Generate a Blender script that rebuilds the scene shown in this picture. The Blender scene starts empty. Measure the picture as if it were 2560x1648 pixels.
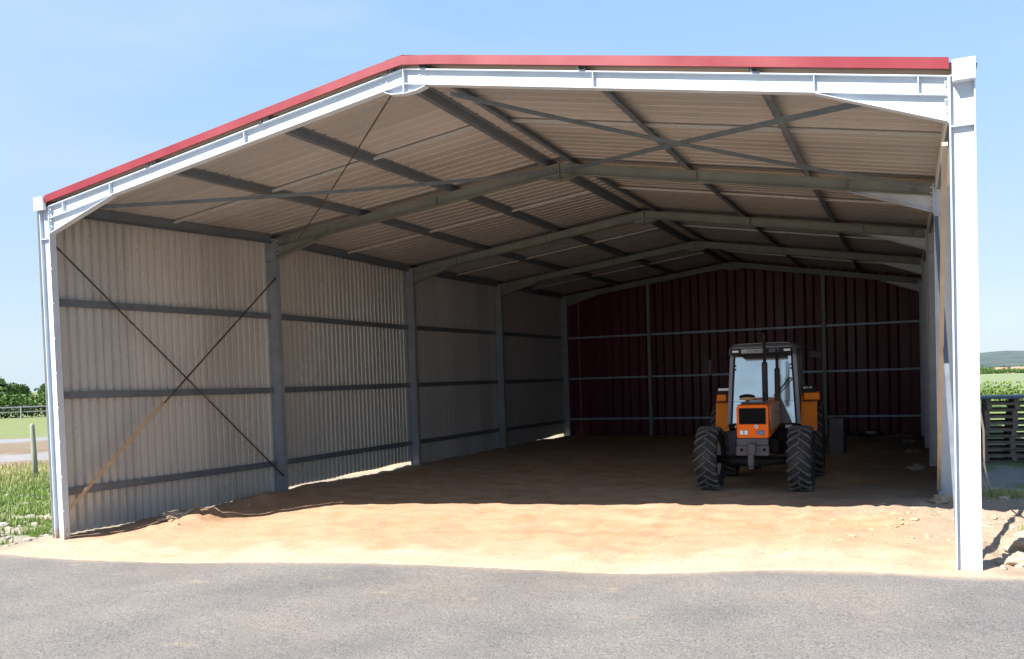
import bpy, math, random
from mathutils import Vector, Matrix, noise
R = math.radians
random.seed(7)
scene = bpy.context.scene
COL = scene.collection

# ------------------------------------------------------------------ materials
def newmat(name):
    m = bpy.data.materials.new(name); m.use_nodes = True
    nt = m.node_tree; b = nt.nodes['Principled BSDF']
    return m, nt, b

def mat(name, col, rough=0.6, metal=0.0, var=0.12, scale=3.0, bump=0.0, bscale=60.0, spec=0.5, coat=0.0, dirt=None, dscale=1.5, stretch=(1, 1, 1), panel=0):
    m, nt, b = newmat(name)
    tc = nt.nodes.new('ShaderNodeTexCoord')
    mp = nt.nodes.new('ShaderNodeMapping'); mp.inputs['Scale'].default_value = stretch
    nt.links.new(tc.outputs['Object'], mp.inputs[0])
    nz = nt.nodes.new('ShaderNodeTexNoise'); nz.inputs['Scale'].default_value = scale; nz.inputs['Detail'].default_value = 6
    nt.links.new(mp.outputs[0], nz.inputs['Vector'])
    rp = nt.nodes.new('ShaderNodeMapRange'); rp.inputs[1].default_value = .3; rp.inputs[2].default_value = .7
    rp.inputs[3].default_value = 1 - var; rp.inputs[4].default_value = 1 + var
    nt.links.new(nz.outputs[0], rp.inputs[0])
    mx = nt.nodes.new('ShaderNodeMix'); mx.data_type = 'RGBA'; mx.blend_type = 'MULTIPLY'; mx.inputs[0].default_value = 1
    mx.inputs[6].default_value = (*col, 1)
    nt.links.new(rp.outputs[0], mx.inputs[7])
    out = mx.outputs[2]
    if dirt:
        n2 = nt.nodes.new('ShaderNodeTexNoise'); n2.inputs['Scale'].default_value = dscale; n2.inputs['Detail'].default_value = 8
        n2.inputs['Roughness'].default_value = .7
        nt.links.new(mp.outputs[0], n2.inputs['Vector'])
        r2 = nt.nodes.new('ShaderNodeMapRange'); r2.inputs[1].default_value = .5; r2.inputs[2].default_value = .72
        nt.links.new(n2.outputs[0], r2.inputs[0])
        m2 = nt.nodes.new('ShaderNodeMix'); m2.data_type = 'RGBA'
        nt.links.new(r2.outputs[0], m2.inputs[0]); nt.links.new(out, m2.inputs[6]); m2.inputs[7].default_value = (*dirt, 1)
        out = m2.outputs[2]
    if panel:  # each sheet (0.9 m cover) has its own slight tone, with a thin side lap
        sxp = nt.nodes.new('ShaderNodeSeparateXYZ'); nt.links.new(tc.outputs['Object'], sxp.inputs[0])
        dv = nt.nodes.new('ShaderNodeMath'); dv.operation = 'DIVIDE'; dv.inputs[1].default_value = .89; nt.links.new(sxp.outputs['XY'.index('Y') if panel == 1 else 0], dv.inputs[0])
        fl = nt.nodes.new('ShaderNodeMath'); fl.operation = 'FLOOR'; nt.links.new(dv.outputs[0], fl.inputs[0])
        wn = nt.nodes.new('ShaderNodeTexWhiteNoise'); wn.noise_dimensions = '1D'; nt.links.new(fl.outputs[0], wn.inputs['W'])
        mr = nt.nodes.new('ShaderNodeMapRange'); mr.inputs[3].default_value = .91; mr.inputs[4].default_value = 1.07; nt.links.new(wn.outputs['Value'], mr.inputs[0])
        mpn = nt.nodes.new('ShaderNodeMix'); mpn.data_type = 'RGBA'; mpn.blend_type = 'MULTIPLY'; mpn.inputs[0].default_value = 1
        nt.links.new(out, mpn.inputs[6]); nt.links.new(mr.outputs[0], mpn.inputs[7]); out = mpn.outputs[2]
    nt.links.new(out, b.inputs['Base Color'])
    r3 = nt.nodes.new('ShaderNodeMapRange'); r3.inputs[1].default_value = .3; r3.inputs[2].default_value = .7
    r3.inputs[3].default_value = max(0, rough - .08); r3.inputs[4].default_value = min(1, rough + .08)
    nt.links.new(nz.outputs[0], r3.inputs[0]); nt.links.new(r3.outputs[0], b.inputs['Roughness'])
    b.inputs['Metallic'].default_value = metal
    b.inputs['Specular IOR Level'].default_value = spec
    b.inputs['Coat Weight'].default_value = coat
    if bump:
        n4 = nt.nodes.new('ShaderNodeTexNoise'); n4.inputs['Scale'].default_value = bscale; n4.inputs['Detail'].default_value = 4
        nt.links.new(mp.outputs[0], n4.inputs['Vector'])
        bp = nt.nodes.new('ShaderNodeBump'); bp.inputs['Strength'].default_value = bump; bp.inputs['Distance'].default_value = .02
        nt.links.new(n4.outputs[0], bp.inputs['Height']); nt.links.new(bp.outputs[0], b.inputs['Normal'])
    return m

M = {}
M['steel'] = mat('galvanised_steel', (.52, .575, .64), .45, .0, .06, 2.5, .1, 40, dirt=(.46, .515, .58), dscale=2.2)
M['galv'] = mat('galvanised_inner', (.46, .50, .55), .42, .15, .12, 2.5, .1, 40, dirt=(.40, .43, .46), dscale=2.2)  # lighter copy for the right side, outside light put into the colour
M['galv_dull'] = mat('dull_inner_steel', (.26, .29, .33), .45, .15, .14, 2.5, .1, 40, dirt=(.22, .245, .275), dscale=2.2)  # same steel for the left columns, with their shade put into the colour
M['blue_steel'] = mat('blued_girt_steel', (.24, .31, .42), .4, .2, .12, 4)  # rear girts: the blue light on them is put into the colour
M['ochre'] = mat('ochre_strap', (.42, .31, .19), .6, 0, .15, 5)  # tan holds the sand's bounce light on the lower left brace
M['batten'] = mat('pale_batten', (.42, .36, .28), .7, 0, .12, 3)  # steel wall brace, tan because ground bounce light is painted in
def mud(m, top=.45):
    nt = m.node_tree; b = nt.nodes['Principled BSDF']; src = b.inputs['Base Color'].links[0].from_socket
    tc = nt.nodes.new('ShaderNodeTexCoord'); sx = nt.nodes.new('ShaderNodeSeparateXYZ'); nt.links.new(tc.outputs['Object'], sx.inputs[0])
    nz = nt.nodes.new('ShaderNodeTexNoise'); nz.inputs['Scale'].default_value = 9; nz.inputs['Detail'].default_value = 9; nz.inputs['Roughness'].default_value = .75; nt.links.new(tc.outputs['Object'], nz.inputs['Vector'])
    mr = nt.nodes.new('ShaderNodeMapRange'); mr.inputs[1].default_value = -.2; mr.inputs[2].default_value = top; mr.inputs[3].default_value = .40; mr.inputs[4].default_value = .78; nt.links.new(sx.outputs[2], mr.inputs[0])
    gt = nt.nodes.new('ShaderNodeMath'); gt.operation = 'SUBTRACT'; nt.links.new(nz.outputs[0], gt.inputs[0]); nt.links.new(mr.outputs[0], gt.inputs[1])
    m3 = nt.nodes.new('ShaderNodeMapRange'); m3.inputs[1].default_value = 0; m3.inputs[2].default_value = .10; m3.inputs[4].default_value = .85; nt.links.new(gt.outputs[0], m3.inputs[0])
    mx = nt.nodes.new('ShaderNodeMix'); mx.data_type = 'RGBA'; nt.links.new(m3.outputs[0], mx.inputs[0]); nt.links.new(src, mx.inputs[6]); mx.inputs[7].default_value = (.40, .29, .19, 1)
    nt.links.new(mx.outputs[2], b.inputs['Base Color'])
mud(M['steel'])
M['inner_steel'] = mat('inner_steel', (.20, .22, .195), .5, .1, .14, 2.5, .1, 40, dirt=(.165, .18, .16), dscale=2.2)  # green-grey inner frames, darker than the front: shade put into the colour
M['light_steel'] = mat('light_steel', (.62, .64, .66), .5, .15, .08, 3)
M['purlin'] = mat('purlin_steel', (.16, .19, .225), .42, .3, .10, 4)
M['strap'] = mat('strap_steel', (.20, .235, .26), .45, .3, .12, 6)
M['rod'] = mat('rod_steel', (.055, .05, .048), .6, .2, .3, 5, dirt=(.30, .17, .08), dscale=2)
M['bolt'] = mat('zinc_bolt', (.72, .74, .76), .35, .5, .05)
M['sheet'] = mat('cream_sheet', (.54, .54, .52), .26, .15, .04, 1.2, spec=.7, dirt=(.48, .475, .45), dscale=2.4, stretch=(1, 1, .35), panel=1)
M['liner'] = mat('grey_liner_sheet', (.48, .48, .49), .5, 0, .05, 1.0, dirt=(.44, .44, .45), dscale=1.4, stretch=(1, 1, .5), panel=1)  # darker, greyer copy of the wall sheet; shade of the deep bays painted in
M['roof_in'] = mat('roof_sheet_lining', (.40, .382, .365), .36, 0, .05, .6, panel=1)
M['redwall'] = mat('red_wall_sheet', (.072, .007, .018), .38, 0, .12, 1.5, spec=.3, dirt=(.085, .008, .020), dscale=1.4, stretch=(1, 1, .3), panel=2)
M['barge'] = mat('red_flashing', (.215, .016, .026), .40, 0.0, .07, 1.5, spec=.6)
M['gutter'] = mat('white_gutter', (.80, .81, .82), .4, 0, .04)
M['orange'] = mat('orange_paint', (.92, .165, .004), .5, 0, .08, 5, spec=.25, dirt=(.74, .14, .008), dscale=5)
M['orange2'] = mat('fender_orange_paint', (.80, .21, .003), .5, 0, .08, 5, spec=.25, dirt=(.60, .17, .010), dscale=5)
M['tan'] = mat('faded_panel', (.46, .33, .24), .6, 0, .15, 7)
M['cast'] = mat('cast_iron', (.085, .085, .11), .6, .1, .18, 9, .15, 50, dirt=(.09, .075, .07), dscale=6)
M['black'] = mat('black_paint', (.012, .012, .014), .55, 0, .2, 5, spec=.25)
M['grille'] = mat('grille_mesh', (.006, .007, .010), .8, 0, .2, 9, spec=.05)
M['cab'] = mat('cab_grey_paint', (.10, .11, .13), .4, 0, .1, 4, coat=.2)
M['pillar'] = mat('pillar_grey', (.25, .26, .30), .4, 0, .1, 6)
M['rubber'] = mat('tyre_rubber', (.028, .030, .037), .75, 0, .2, 8, .2, 60, dirt=(.085, .078, .072), dscale=6)
M['lug'] = mat('dusty_lug_rubber', (.105, .104, .106), .8, 0, .25, 12, .2, 60, dirt=(.15, .135, .12), dscale=8)
M['rim'] = mat('wheel_rim', (.55, .55, .54), .5, .1, .12, 6, dirt=(.3, .24, .18), dscale=5)
M['white'] = mat('white_plastic', (.82, .84, .86), .35, 0, .05)
M['lamp'] = mat('lamp_lens', (.72, .82, .90), .12, .3, .05)
M['lampblue'] = mat('dim_lamp_lens', (.10, .20, .36), .12, .4, .25, 30)
M['plate'] = mat('grey_plate', (.42, .43, .46), .5, 0, .1, 20)
M['letter'] = mat('dark_letter', (.10, .10, .12), .5, 0, .05)
M['emblem'] = mat('emblem_blue', (.10, .22, .55), .3, .2, .05)
M['cap'] = mat('straw_brown', (.44, .30, .16), .7, 0, .3, 25)
M['pipe'] = mat('sooty_pipe', (.035, .028, .026), .7, .2, .4, 6, dirt=(.09, .05, .03), dscale=4)
M['greybox'] = mat('grey_tank', (.13, .15, .15), .6, 0, .12, 3)
M['wood'] = mat('weathered_wood', (.15, .125, .10), .85, 0, .25, 4, .3, 30, dirt=(.07, .06, .05), dscale=3)
M['post'] = mat('treated_post', (.27, .29, .23), .85, 0, .3, 3, .3, 30, stretch=(1, 1, .2), dirt=(.30, .27, .20), dscale=2)
M['tarp'] = mat('blue_sheet', (.07, .10, .13), .5, 0, .15, 3)
M['turq'] = mat('turquoise_crate', (.25, .62, .66), .5, 0, .1)
M['rail'] = mat('white_rail', (.34, .36, .38), .6, 0, .1)
M['rock'] = mat('sandstone', (.38, .31, .235), .9, 0, .22, 4, .5, 14, dirt=(.28, .21, .15), dscale=3)
M['clod'] = mat('earth_clod', (.42, .31, .20), .95, 0, .3, 7, .5, 20)
M['rubble'] = mat('pale_rubble', (.30, .27, .235), .95, 0, .3, 2.5, .4, 14)
M['plastic'] = mat('black_plastic', (.02, .022, .03), .3, 0, .2, 5)
M['hose'] = mat('pale_hose', (.60, .52, .46), .6, 0, .1)
M['tin'] = mat('pale_scrap', (.55, .58, .60), .4, .2, .1)
M['houses'] = mat('pale_render', (.66, .50, .42), .9, 0, .1, .3)
M['houses2'] = mat('white_render', (.72, .68, .62), .9, 0, .1, .3)
M['tile'] = mat('roof_tile', (.34, .20, .14), .9, 0, .15, .5)
M['hill'] = mat('hill_scrub', (.058, .082, .080), 1, 0, .35, .012, dirt=(.085, .11, .08), dscale=.02)
M['bark'] = mat('bark', (.10, .075, .055), .95, 0, .3, 8)

def leafmat(name, c1, c2):
    m, nt, b = newmat(name)
    g = nt.nodes.new('ShaderNodeNewGeometry')
    cr = nt.nodes.new('ShaderNodeMix'); cr.data_type = 'RGBA'
    cr.inputs[6].default_value = (*c1, 1); cr.inputs[7].default_value = (*c2, 1)
    nt.links.new(g.outputs['Random Per Island'], cr.inputs[0])
    nt.links.new(cr.outputs[2], b.inputs['Base Color'])
    b.inputs['Roughness'].default_value = .6
    b.inputs['Specular IOR Level'].default_value = .3
    tr = nt.nodes.new('ShaderNodeBsdfTranslucent'); nt.links.new(cr.outputs[2], tr.inputs[0])
    ms = nt.nodes.new('ShaderNodeMixShader'); ms.inputs[0].default_value = .3
    nt.links.new(b.outputs[0], ms.inputs[1]); nt.links.new(tr.outputs[0], ms.inputs[2])
    nt.links.new(ms.outputs[0], nt.nodes['Material Output'].inputs[0])
    return m
M['leaf'] = leafmat('leaf_green', (.035, .085, .018), (.11, .19, .04))
M['leafb'] = leafmat('bush_leaf', (.08, .15, .025), (.19, .27, .06))
M['leafd'] = leafmat('dark_leaf', (.010, .022, .008), (.03, .05, .015))
M['blade'] = leafmat('grass_blade', (.11, .19, .035), (.25, .33, .10))
M['straw'] = leafmat('dry_blade', (.30, .30, .12), (.45, .42, .2))

# windscreen: tinted, dusty, sky-reflecting pane
m, nt, b = newmat('dusty_glass')
b.inputs['Base Color'].default_value = (.56, .61, .62, 1); b.inputs['Roughness'].default_value = .9
gl = nt.nodes.new('ShaderNodeBsdfGlossy'); gl.inputs[0].default_value = (.62, .68, .69, 1); gl.inputs[1].default_value = .10
nz = nt.nodes.new('ShaderNodeTexNoise'); nz.inputs['Scale'].default_value = 1.6; nz.inputs['Detail'].default_value = 7
rp = nt.nodes.new('ShaderNodeMapRange'); rp.inputs[1].default_value = .3; rp.inputs[2].default_value = .7; rp.inputs[3].default_value = .68; rp.inputs[4].default_value = .50
nt.links.new(nz.outputs[0], rp.inputs[0])
ms = nt.nodes.new('ShaderNodeMixShader'); nt.links.new(rp.outputs[0], ms.inputs[0])
nt.links.new(b.outputs[0], ms.inputs[1]); nt.links.new(gl.outputs[0], ms.inputs[2])
nt.links.new(ms.outputs[0], nt.nodes['Material Output'].inputs[0])
M['glass'] = m

# ground: zone colour from a vertex attribute, broken up by noise
def groundmat():
    m, nt, b = newmat('soil')
    at = nt.nodes.new('ShaderNodeAttribute'); at.attribute_name = 'zone'
    tc = nt.nodes.new('ShaderNodeTexCoord')
    def nse(s, d=6, r=.6):
        n = nt.nodes.new('ShaderNodeTexNoise'); n.inputs['Scale'].default_value = s; n.inputs['Detail'].default_value = d
        n.inputs['Roughness'].default_value = r; nt.links.new(tc.outputs['Object'], n.inputs['Vector']); return n
    n1 = nse(1.3, 8, .65); n2 = nse(20, 8, .8); n3 = nse(70, 4, .75)
    def rng(n, a, bb, lo=.3, hi=.7):
        r = nt.nodes.new('ShaderNodeMapRange'); r.inputs[1].default_value = lo; r.inputs[2].default_value = hi
        r.inputs[3].default_value = a; r.inputs[4].default_value = bb; nt.links.new(n.outputs[0], r.inputs[0]); return r
    def mul(a, bb):
        x = nt.nodes.new('ShaderNodeMix'); x.data_type = 'RGBA'; x.blend_type = 'MULTIPLY'; x.inputs[0].default_value = 1
        nt.links.new(a, x.inputs[6]); nt.links.new(bb, x.inputs[7]); return x.outputs[2]
    c = mul(at.outputs['Color'], rng(n1, .88, 1.10).outputs[0])
    c = mul(c, rng(n2, .80, 1.13).outputs[0])
    c = mul(c, rng(n3, .82, 1.12).outputs[0])
    # scattered dark bits
    vo = nt.nodes.new('ShaderNodeTexVoronoi'); vo.inputs['Scale'].default_value = 4.2; nt.links.new(tc.outputs['Object'], vo.inputs['Vector'])
    r = nt.nodes.new('ShaderNodeMapRange'); r.inputs[1].default_value = .045; r.inputs[2].default_value = .10; r.inputs[3].default_value = .45; r.inputs[4].default_value = 1
    nt.links.new(vo.outputs['Distance'], r.inputs[0]); c = mul(c, r.outputs[0])
    nt.links.new(c, b.inputs['Base Color'])
    b.inputs['Roughness'].default_value = .95; b.inputs['Specular IOR Level'].default_value = .1
    bp = nt.nodes.new('ShaderNodeBump'); bp.inputs['Strength'].default_value = .55; bp.inputs['Distance'].default_value = .03
    nt.links.new(n2.outputs[0], bp.inputs['Height'])
    b2 = nt.nodes.new('ShaderNodeBump'); b2.inputs['Strength'].default_value = .35; b2.inputs['Distance'].default_value = .008
    nt.links.new(n3.outputs[0], b2.inputs['Height']); nt.links.new(bp.outputs[0], b2.inputs['Normal'])
    nt.links.new(b2.outputs[0], b.inputs['Normal'])
    return m
M['ground'] = groundmat()

def asphaltmat():
    m, nt, b = newmat('worn_asphalt')
    tc = nt.nodes.new('ShaderNodeTexCoord')
    def nse(s, d=6, r=.6, st=None):
        n = nt.nodes.new('ShaderNodeTexNoise'); n.inputs['Scale'].default_value = s; n.inputs['Detail'].default_value = d
        n.inputs['Roughness'].default_value = r
        if st:
            mp = nt.nodes.new('ShaderNodeMapping'); mp.inputs['Scale'].default_value = st
            nt.links.new(tc.outputs['Object'], mp.inputs[0]); nt.links.new(mp.outputs[0], n.inputs['Vector'])
        else: nt.links.new(tc.outputs['Object'], n.inputs['Vector'])
        return n
    def ramp(o, pts):
        r = nt.nodes.new('ShaderNodeValToRGB'); e = r.color_ramp.elements
        e[0].position, e[0].color = pts[0][0], (*pts[0][1], 1); e[1].position, e[1].color = pts[-1][0], (*pts[-1][1], 1)
        for p, cc in pts[1:-1]:
            q = e.new(p); q.color = (*cc, 1)
        nt.links.new(o, r.inputs[0]); return r.outputs[0]
    def mix(f, a, bb, bt='MIX'):
        x = nt.nodes.new('ShaderNodeMix'); x.data_type = 'RGBA'; x.blend_type = bt
        if isinstance(f, float): x.inputs[0].default_value = f
        else: nt.links.new(f, x.inputs[0])
        nt.links.new(a, x.inputs[6]) if not isinstance(a, tuple) else setattr(x.inputs[6], 'default_value', (*a, 1))
        nt.links.new(bb, x.inputs[7]) if not isinstance(bb, tuple) else setattr(x.inputs[7], 'default_value', (*bb, 1))
        return x.outputs[2]
    g = nse(55, 4, .85)
    base = ramp(g.outputs[0], [(.33, (.03, .03, .03)), (.43, (.155, .148, .142)), (.55, (.225, .215, .205)), (.68, (.36, .345, .325))])
    big = nse(.55, 6, .6)
    base = mix(1.0, base, ramp(big.outputs[0], [(.35, (.78, .78, .80)), (.65, (1.12, 1.08, 1.04))]), 'MULTIPLY')
    vo = nt.nodes.new('ShaderNodeTexVoronoi'); vo.inputs['Scale'].default_value = 13; nt.links.new(tc.outputs['Object'], vo.inputs['Vector'])
    base = mix(1.0, base, ramp(vo.outputs['Distance'], [(.08, (.45, .45, .46)), (.17, (1, 1, 1))]), 'MULTIPLY')
    # sand trodden onto the surface
    sp = nse(1.15, 5, .55, (1, 1.6, 1))
    f = ramp(sp.outputs[0], [(.655, (0, 0, 0)), (.73, (.6, .6, .6))])
    base = mix(f, base, (.38, .31, .22))
    s2 = nse(.35, 8, .7)
    f2 = ramp(s2.outputs[0], [(.50, (0, 0, 0)), (.75, (.35, .35, .35))])
    base = mix(f2, base, (.30, .24, .18))
    at = nt.nodes.new('ShaderNodeAttribute'); at.attribute_name = 'zone'
    sx = nt.nodes.new('ShaderNodeSeparateColor'); nt.links.new(at.outputs['Color'], sx.inputs[0])
    base = mix(sx.outputs[0], base, (.45, .36, .26))
    nt.links.new(base, b.inputs['Base Color'])
    b.inputs['Roughness'].default_value = .85; b.inputs['Specular IOR Level'].default_value = .3
    bp = nt.nodes.new('ShaderNodeBump'); bp.inputs['Strength'].default_value = .9; bp.inputs['Distance'].default_value = .012
    nt.links.new(g.outputs[0], bp.inputs['Height'])
    n5 = nse(9, 5, .6); b2 = nt.nodes.new('ShaderNodeBump'); b2.inputs['Strength'].default_value = .5; b2.inputs['Distance'].default_value = .03
    nt.links.new(n5.outputs[0], b2.inputs['Height']); nt.links.new(bp.outputs[0], b2.inputs['Normal'])
    nt.links.new(b2.outputs[0], b.inputs['Normal'])
    return m
M['asphalt'] = asphaltmat()

# ------------------------------------------------------------------ mesh helpers
class MB:
    def __init__(s): s.v = []; s.f = []; s.sm = []
    def add(s, vs, fs, smooth=False):
        o = len(s.v); s.v += [tuple(v) for v in vs]; s.f += [tuple(i + o for i in f) for f in fs]; s.sm += [smooth] * len(fs); return s
    def hexa(s, p):  # 8 corner points: bottom 4 then top 4
        return s.add(p, [(3, 2, 1, 0), (4, 5, 6, 7), (0, 1, 5, 4), (1, 2, 6, 5), (2, 3, 7, 6), (3, 0, 4, 7)])
    def box(s, x0, x1, y0, y1, z0, z1):
        return s.hexa([(x0, y0, z0), (x1, y0, z0), (x1, y1, z0), (x0, y1, z0), (x0, y0, z1), (x1, y0, z1), (x1, y1, z1), (x0, y1, z1)])
    def cbox(s, c, d, b=0.0):  # box with chamfered edges
        x, y, z = c; a, e, h = d[0] / 2, d[1] / 2, d[2] / 2
        if not b: return s.box(x - a, x + a, y - e, y + e, z - h, z + h)
        vs = []
        for sz in (-1, 1):
            for (ax, ay, zz) in ((a - b, e - b, h), (a, e, h - b)):
                if sz < 0: pass
                vs.append((ax, ay, zz * sz))
        rings = [(a - b, e - b, -h), (a, e, -h + b), (a, e, h - b), (a - b, e - b, h)]
        V = []; F = []
        for (ax, ay, zz) in rings:
            bb = b if ax == a else b * .6
            V += [(x + px, y + py, z + zz) for px, py in ((-ax + bb, -ay), (ax - bb, -ay), (ax, -ay + bb), (ax, ay - bb), (ax - bb, ay), (-ax + bb, ay), (-ax, ay - bb), (-ax, -ay + bb))]
        for r in range(3):
            for k in range(8):
                F.append((r * 8 + k, r * 8 + (k + 1) % 8, (r + 1) * 8 + (k + 1) % 8, (r + 1) * 8 + k))
        F.append(tuple(range(7, -1, -1))); F.append(tuple(range(24, 32)))
        return s.add(V, F)
    def beam(s, p0, p1, w, h, up=(0, 0, 1), off=(0, 0)):  # rectangular bar; w across, h along up
        p0 = Vector(p0); p1 = Vector(p1); d = (p1 - p0).normalized(); up = Vector(up)
        sx = d.cross(up).normalized(); uz = sx.cross(d).normalized()
        pts = []
        for q in (p0, p1):
            for a, b in ((-w / 2, -h / 2), (w / 2, -h / 2), (w / 2, h / 2), (-w / 2, h / 2)):
                pts.append(q + sx * (a + off[0]) + uz * (b + off[1]))
        return s.add(pts, [(0, 1, 2, 3), (7, 6, 5, 4), (0, 4, 5, 1), (1, 5, 6, 2), (2, 6, 7, 3), (3, 7, 4, 0)])
    def prism(s, poly, y0, y1):  # polygon in XZ extruded along Y
        n = len(poly); V = [(x, y0, z) for x, z in poly] + [(x, y1, z) for x, z in poly]
        F = [tuple(range(n)), tuple(range(2 * n - 1, n - 1, -1))] + [(i, i + n, (i + 1) % n + n, (i + 1) % n) for i in range(n)]
        return s.add(V, F)
    def tube(s, pts, r, n=8, cap=True):
        pts = [Vector(p) for p in pts]; V = []; F = []
        rr = r if isinstance(r, (list, tuple)) else [r] * len(pts)
        up = Vector((0, 0, 1))
        for i, p in enumerate(pts):
            d = (pts[min(i + 1, len(pts) - 1)] - pts[max(i - 1, 0)]).normalized()
            a = d.cross(up)
            if a.length < .1: a = d.cross(Vector((1, 0, 0)))
            a.normalize(); b = a.cross(d)
            V += [p + (a * math.cos(t) + b * math.sin(t)) * rr[i] for t in [k * 2 * math.pi / n for k in range(n)]]
        for i in range(len(pts) - 1):
            for k in range(n): F.append((i * n + k, i * n + (k + 1) % n, (i + 1) * n + (k + 1) % n, (i + 1) * n + k))
        s.add(V, F, True)
        if cap:
            o = len(s.v) - len(V); s.f.append(tuple(o + k for k in range(n - 1, -1, -1))); s.f.append(tuple(o + (len(pts) - 1) * n + k for k in range(n))); s.sm += [False, False]
        return s
    def lathe(s, prof, axis='z', c=(0, 0, 0), n=32, smooth=True):  # prof = [(radius, along)]
        V = []; F = []
        for r, h in prof:
            for k in range(n):
                t = 2 * math.pi * k / n; a, b = r * math.cos(t), r * math.sin(t)
                p = {'z': (a, b, h), 'x': (h, a, b), 'y': (a, h, b)}[axis]
                V.append((p[0] + c[0], p[1] + c[1], p[2] + c[2]))
        m_ = len(prof)
        for i in range(m_ - 1):
            for k in range(n): F.append((i * n + k, i * n + (k + 1) % n, (i + 1) * n + (k + 1) % n, (i + 1) * n + k))
        return s.add(V, F, smooth)
    def disc(s, r, axis, c, n=24):
        V = [(0, 0)] + [(r * math.cos(2 * math.pi * k / n), r * math.sin(2 * math.pi * k / n)) for k in range(n)]
        P = [{'z': (a, b, 0), 'x': (0, a, b), 'y': (a, 0, b)}[axis] for a, b in V]
        return s.add([(p[0] + c[0], p[1] + c[1], p[2] + c[2]) for p in P], [(0, k + 1, (k + 1) % n + 1) for k in range(n)])
    def build(s, name, m, parent=None, xf=None):
        me = bpy.data.meshes.new(name)
        vs = s.v if xf is None else [xf @ Vector(v) for v in s.v]
        me.from_pydata(vs, [], s.f)
        me.polygons.foreach_set('use_smooth', s.sm)
        me.materials.append(m); me.update()
        import bmesh
        if len(s.f) < 60000 and not getattr(s, 'raw', False):
            bm = bmesh.new(); bm.from_mesh(me); bmesh.ops.recalc_face_normals(bm, faces=bm.faces); bm.to_mesh(me); bm.free()
        o = bpy.data.objects.new(name, me); COL.objects.link(o)
        if parent is not None: o.parent = parent
        return o

def tag(o, label=None, cat=None, group=None, kind=None):
    if label: o['label'] = label
    if cat: o['category'] = cat
    if group: o['group'] = group
    if kind: o['kind'] = kind
    return o
def empty(name, loc=(0, 0, 0), rz=0.0):
    o = bpy.data.objects.new(name, None); o.location = loc; o.rotation_euler = (0, 0, rz); o.empty_display_size = .2; COL.objects.link(o); return o
def copy_thing(o, parent=None):
    c = o.copy(); COL.objects.link(c)
    if parent is not None: c.parent = parent
    for ch in list(o.children): copy_thing(ch, c)
    return c
def lerp(a, b, t): return a + (b - a) * t
def sst(a, b, x):
    t = max(0, min(1, (x - a) / (b - a))); return t * t * (3 - 2 * t)
def interp(xs, ys, x):
    if x <= xs[0]: return ys[0]
    for i in range(len(xs) - 1):
        if x <= xs[i + 1]: return lerp(ys[i], ys[i + 1], (x - xs[i]) / (xs[i + 1] - xs[i]))
    return ys[-1]
def fbm(x, y, z=0.0, o=4):
    return noise.fractal(Vector((x, y, z)), 1.0, 2.0, o)

# ------------------------------------------------------------------ terrain
CTRL = [(-.1, 0, -.22), (-.1, 5.6, -.20), (0, 11.5, -.24), (0, 17.4, -.26), (0, 23.7, -.29), (3.5, 23.7, -.30), (8, 23.7, -.30), (13.2, 23.7, -.32),
        (13.2, 0, .08), (13.2, 5.6, .0), (13.2, 11.5, -.10), (10, 7, -.10), (6, 3, -.16), (6, 8, -.20), (4, 13, -.22), (10, 14, -.22), (8.3, -.55, -.10), (1.2, -1.1, -.26),
        (13.5, -.3, .08), (5, -6, -.16), (13, -6, .0), (-4, -4, -.3), (20, -4, .1), (-4, 5, -.30), (-10, 8, -.30), (-14, 20, -.3), (18, 8, -.06), (20, 20, -.25), (14, 12.5, -.06), (6, 34, -.35), (-20, -10, -.3), (10, -16, .0)]
def Hbase(x, y):
    x = max(-22, min(24, x)); y = max(-18, min(38, y))
    sw = sz = 0.0
    for cx_, cy_, cz_ in CTRL:
        w = 1.0 / ((x - cx_) ** 2 + (y - cy_) ** 2 + .6) ** 1.6
        sw += w; sz += w * cz_
    return sz / sw
EX = [-6, 0, 1.27, 8.3, 13.2, 13.66, 20]; EY = [-1.6, -1.14, -1.09, -.55, -.36, -.30, .3]
def edge_y(x):
    e = interp(EX, EY, x) if x > -6 else -1.6 + .08 * (x + 6)
    if x > 20: e = .3 + .08 * (x - 20)
    return e + .018 * noise.noise(Vector((x * 1.7, 3.1, 0))) + .03 * noise.noise(Vector((x * 7.0, 9.1, 0)))
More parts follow.
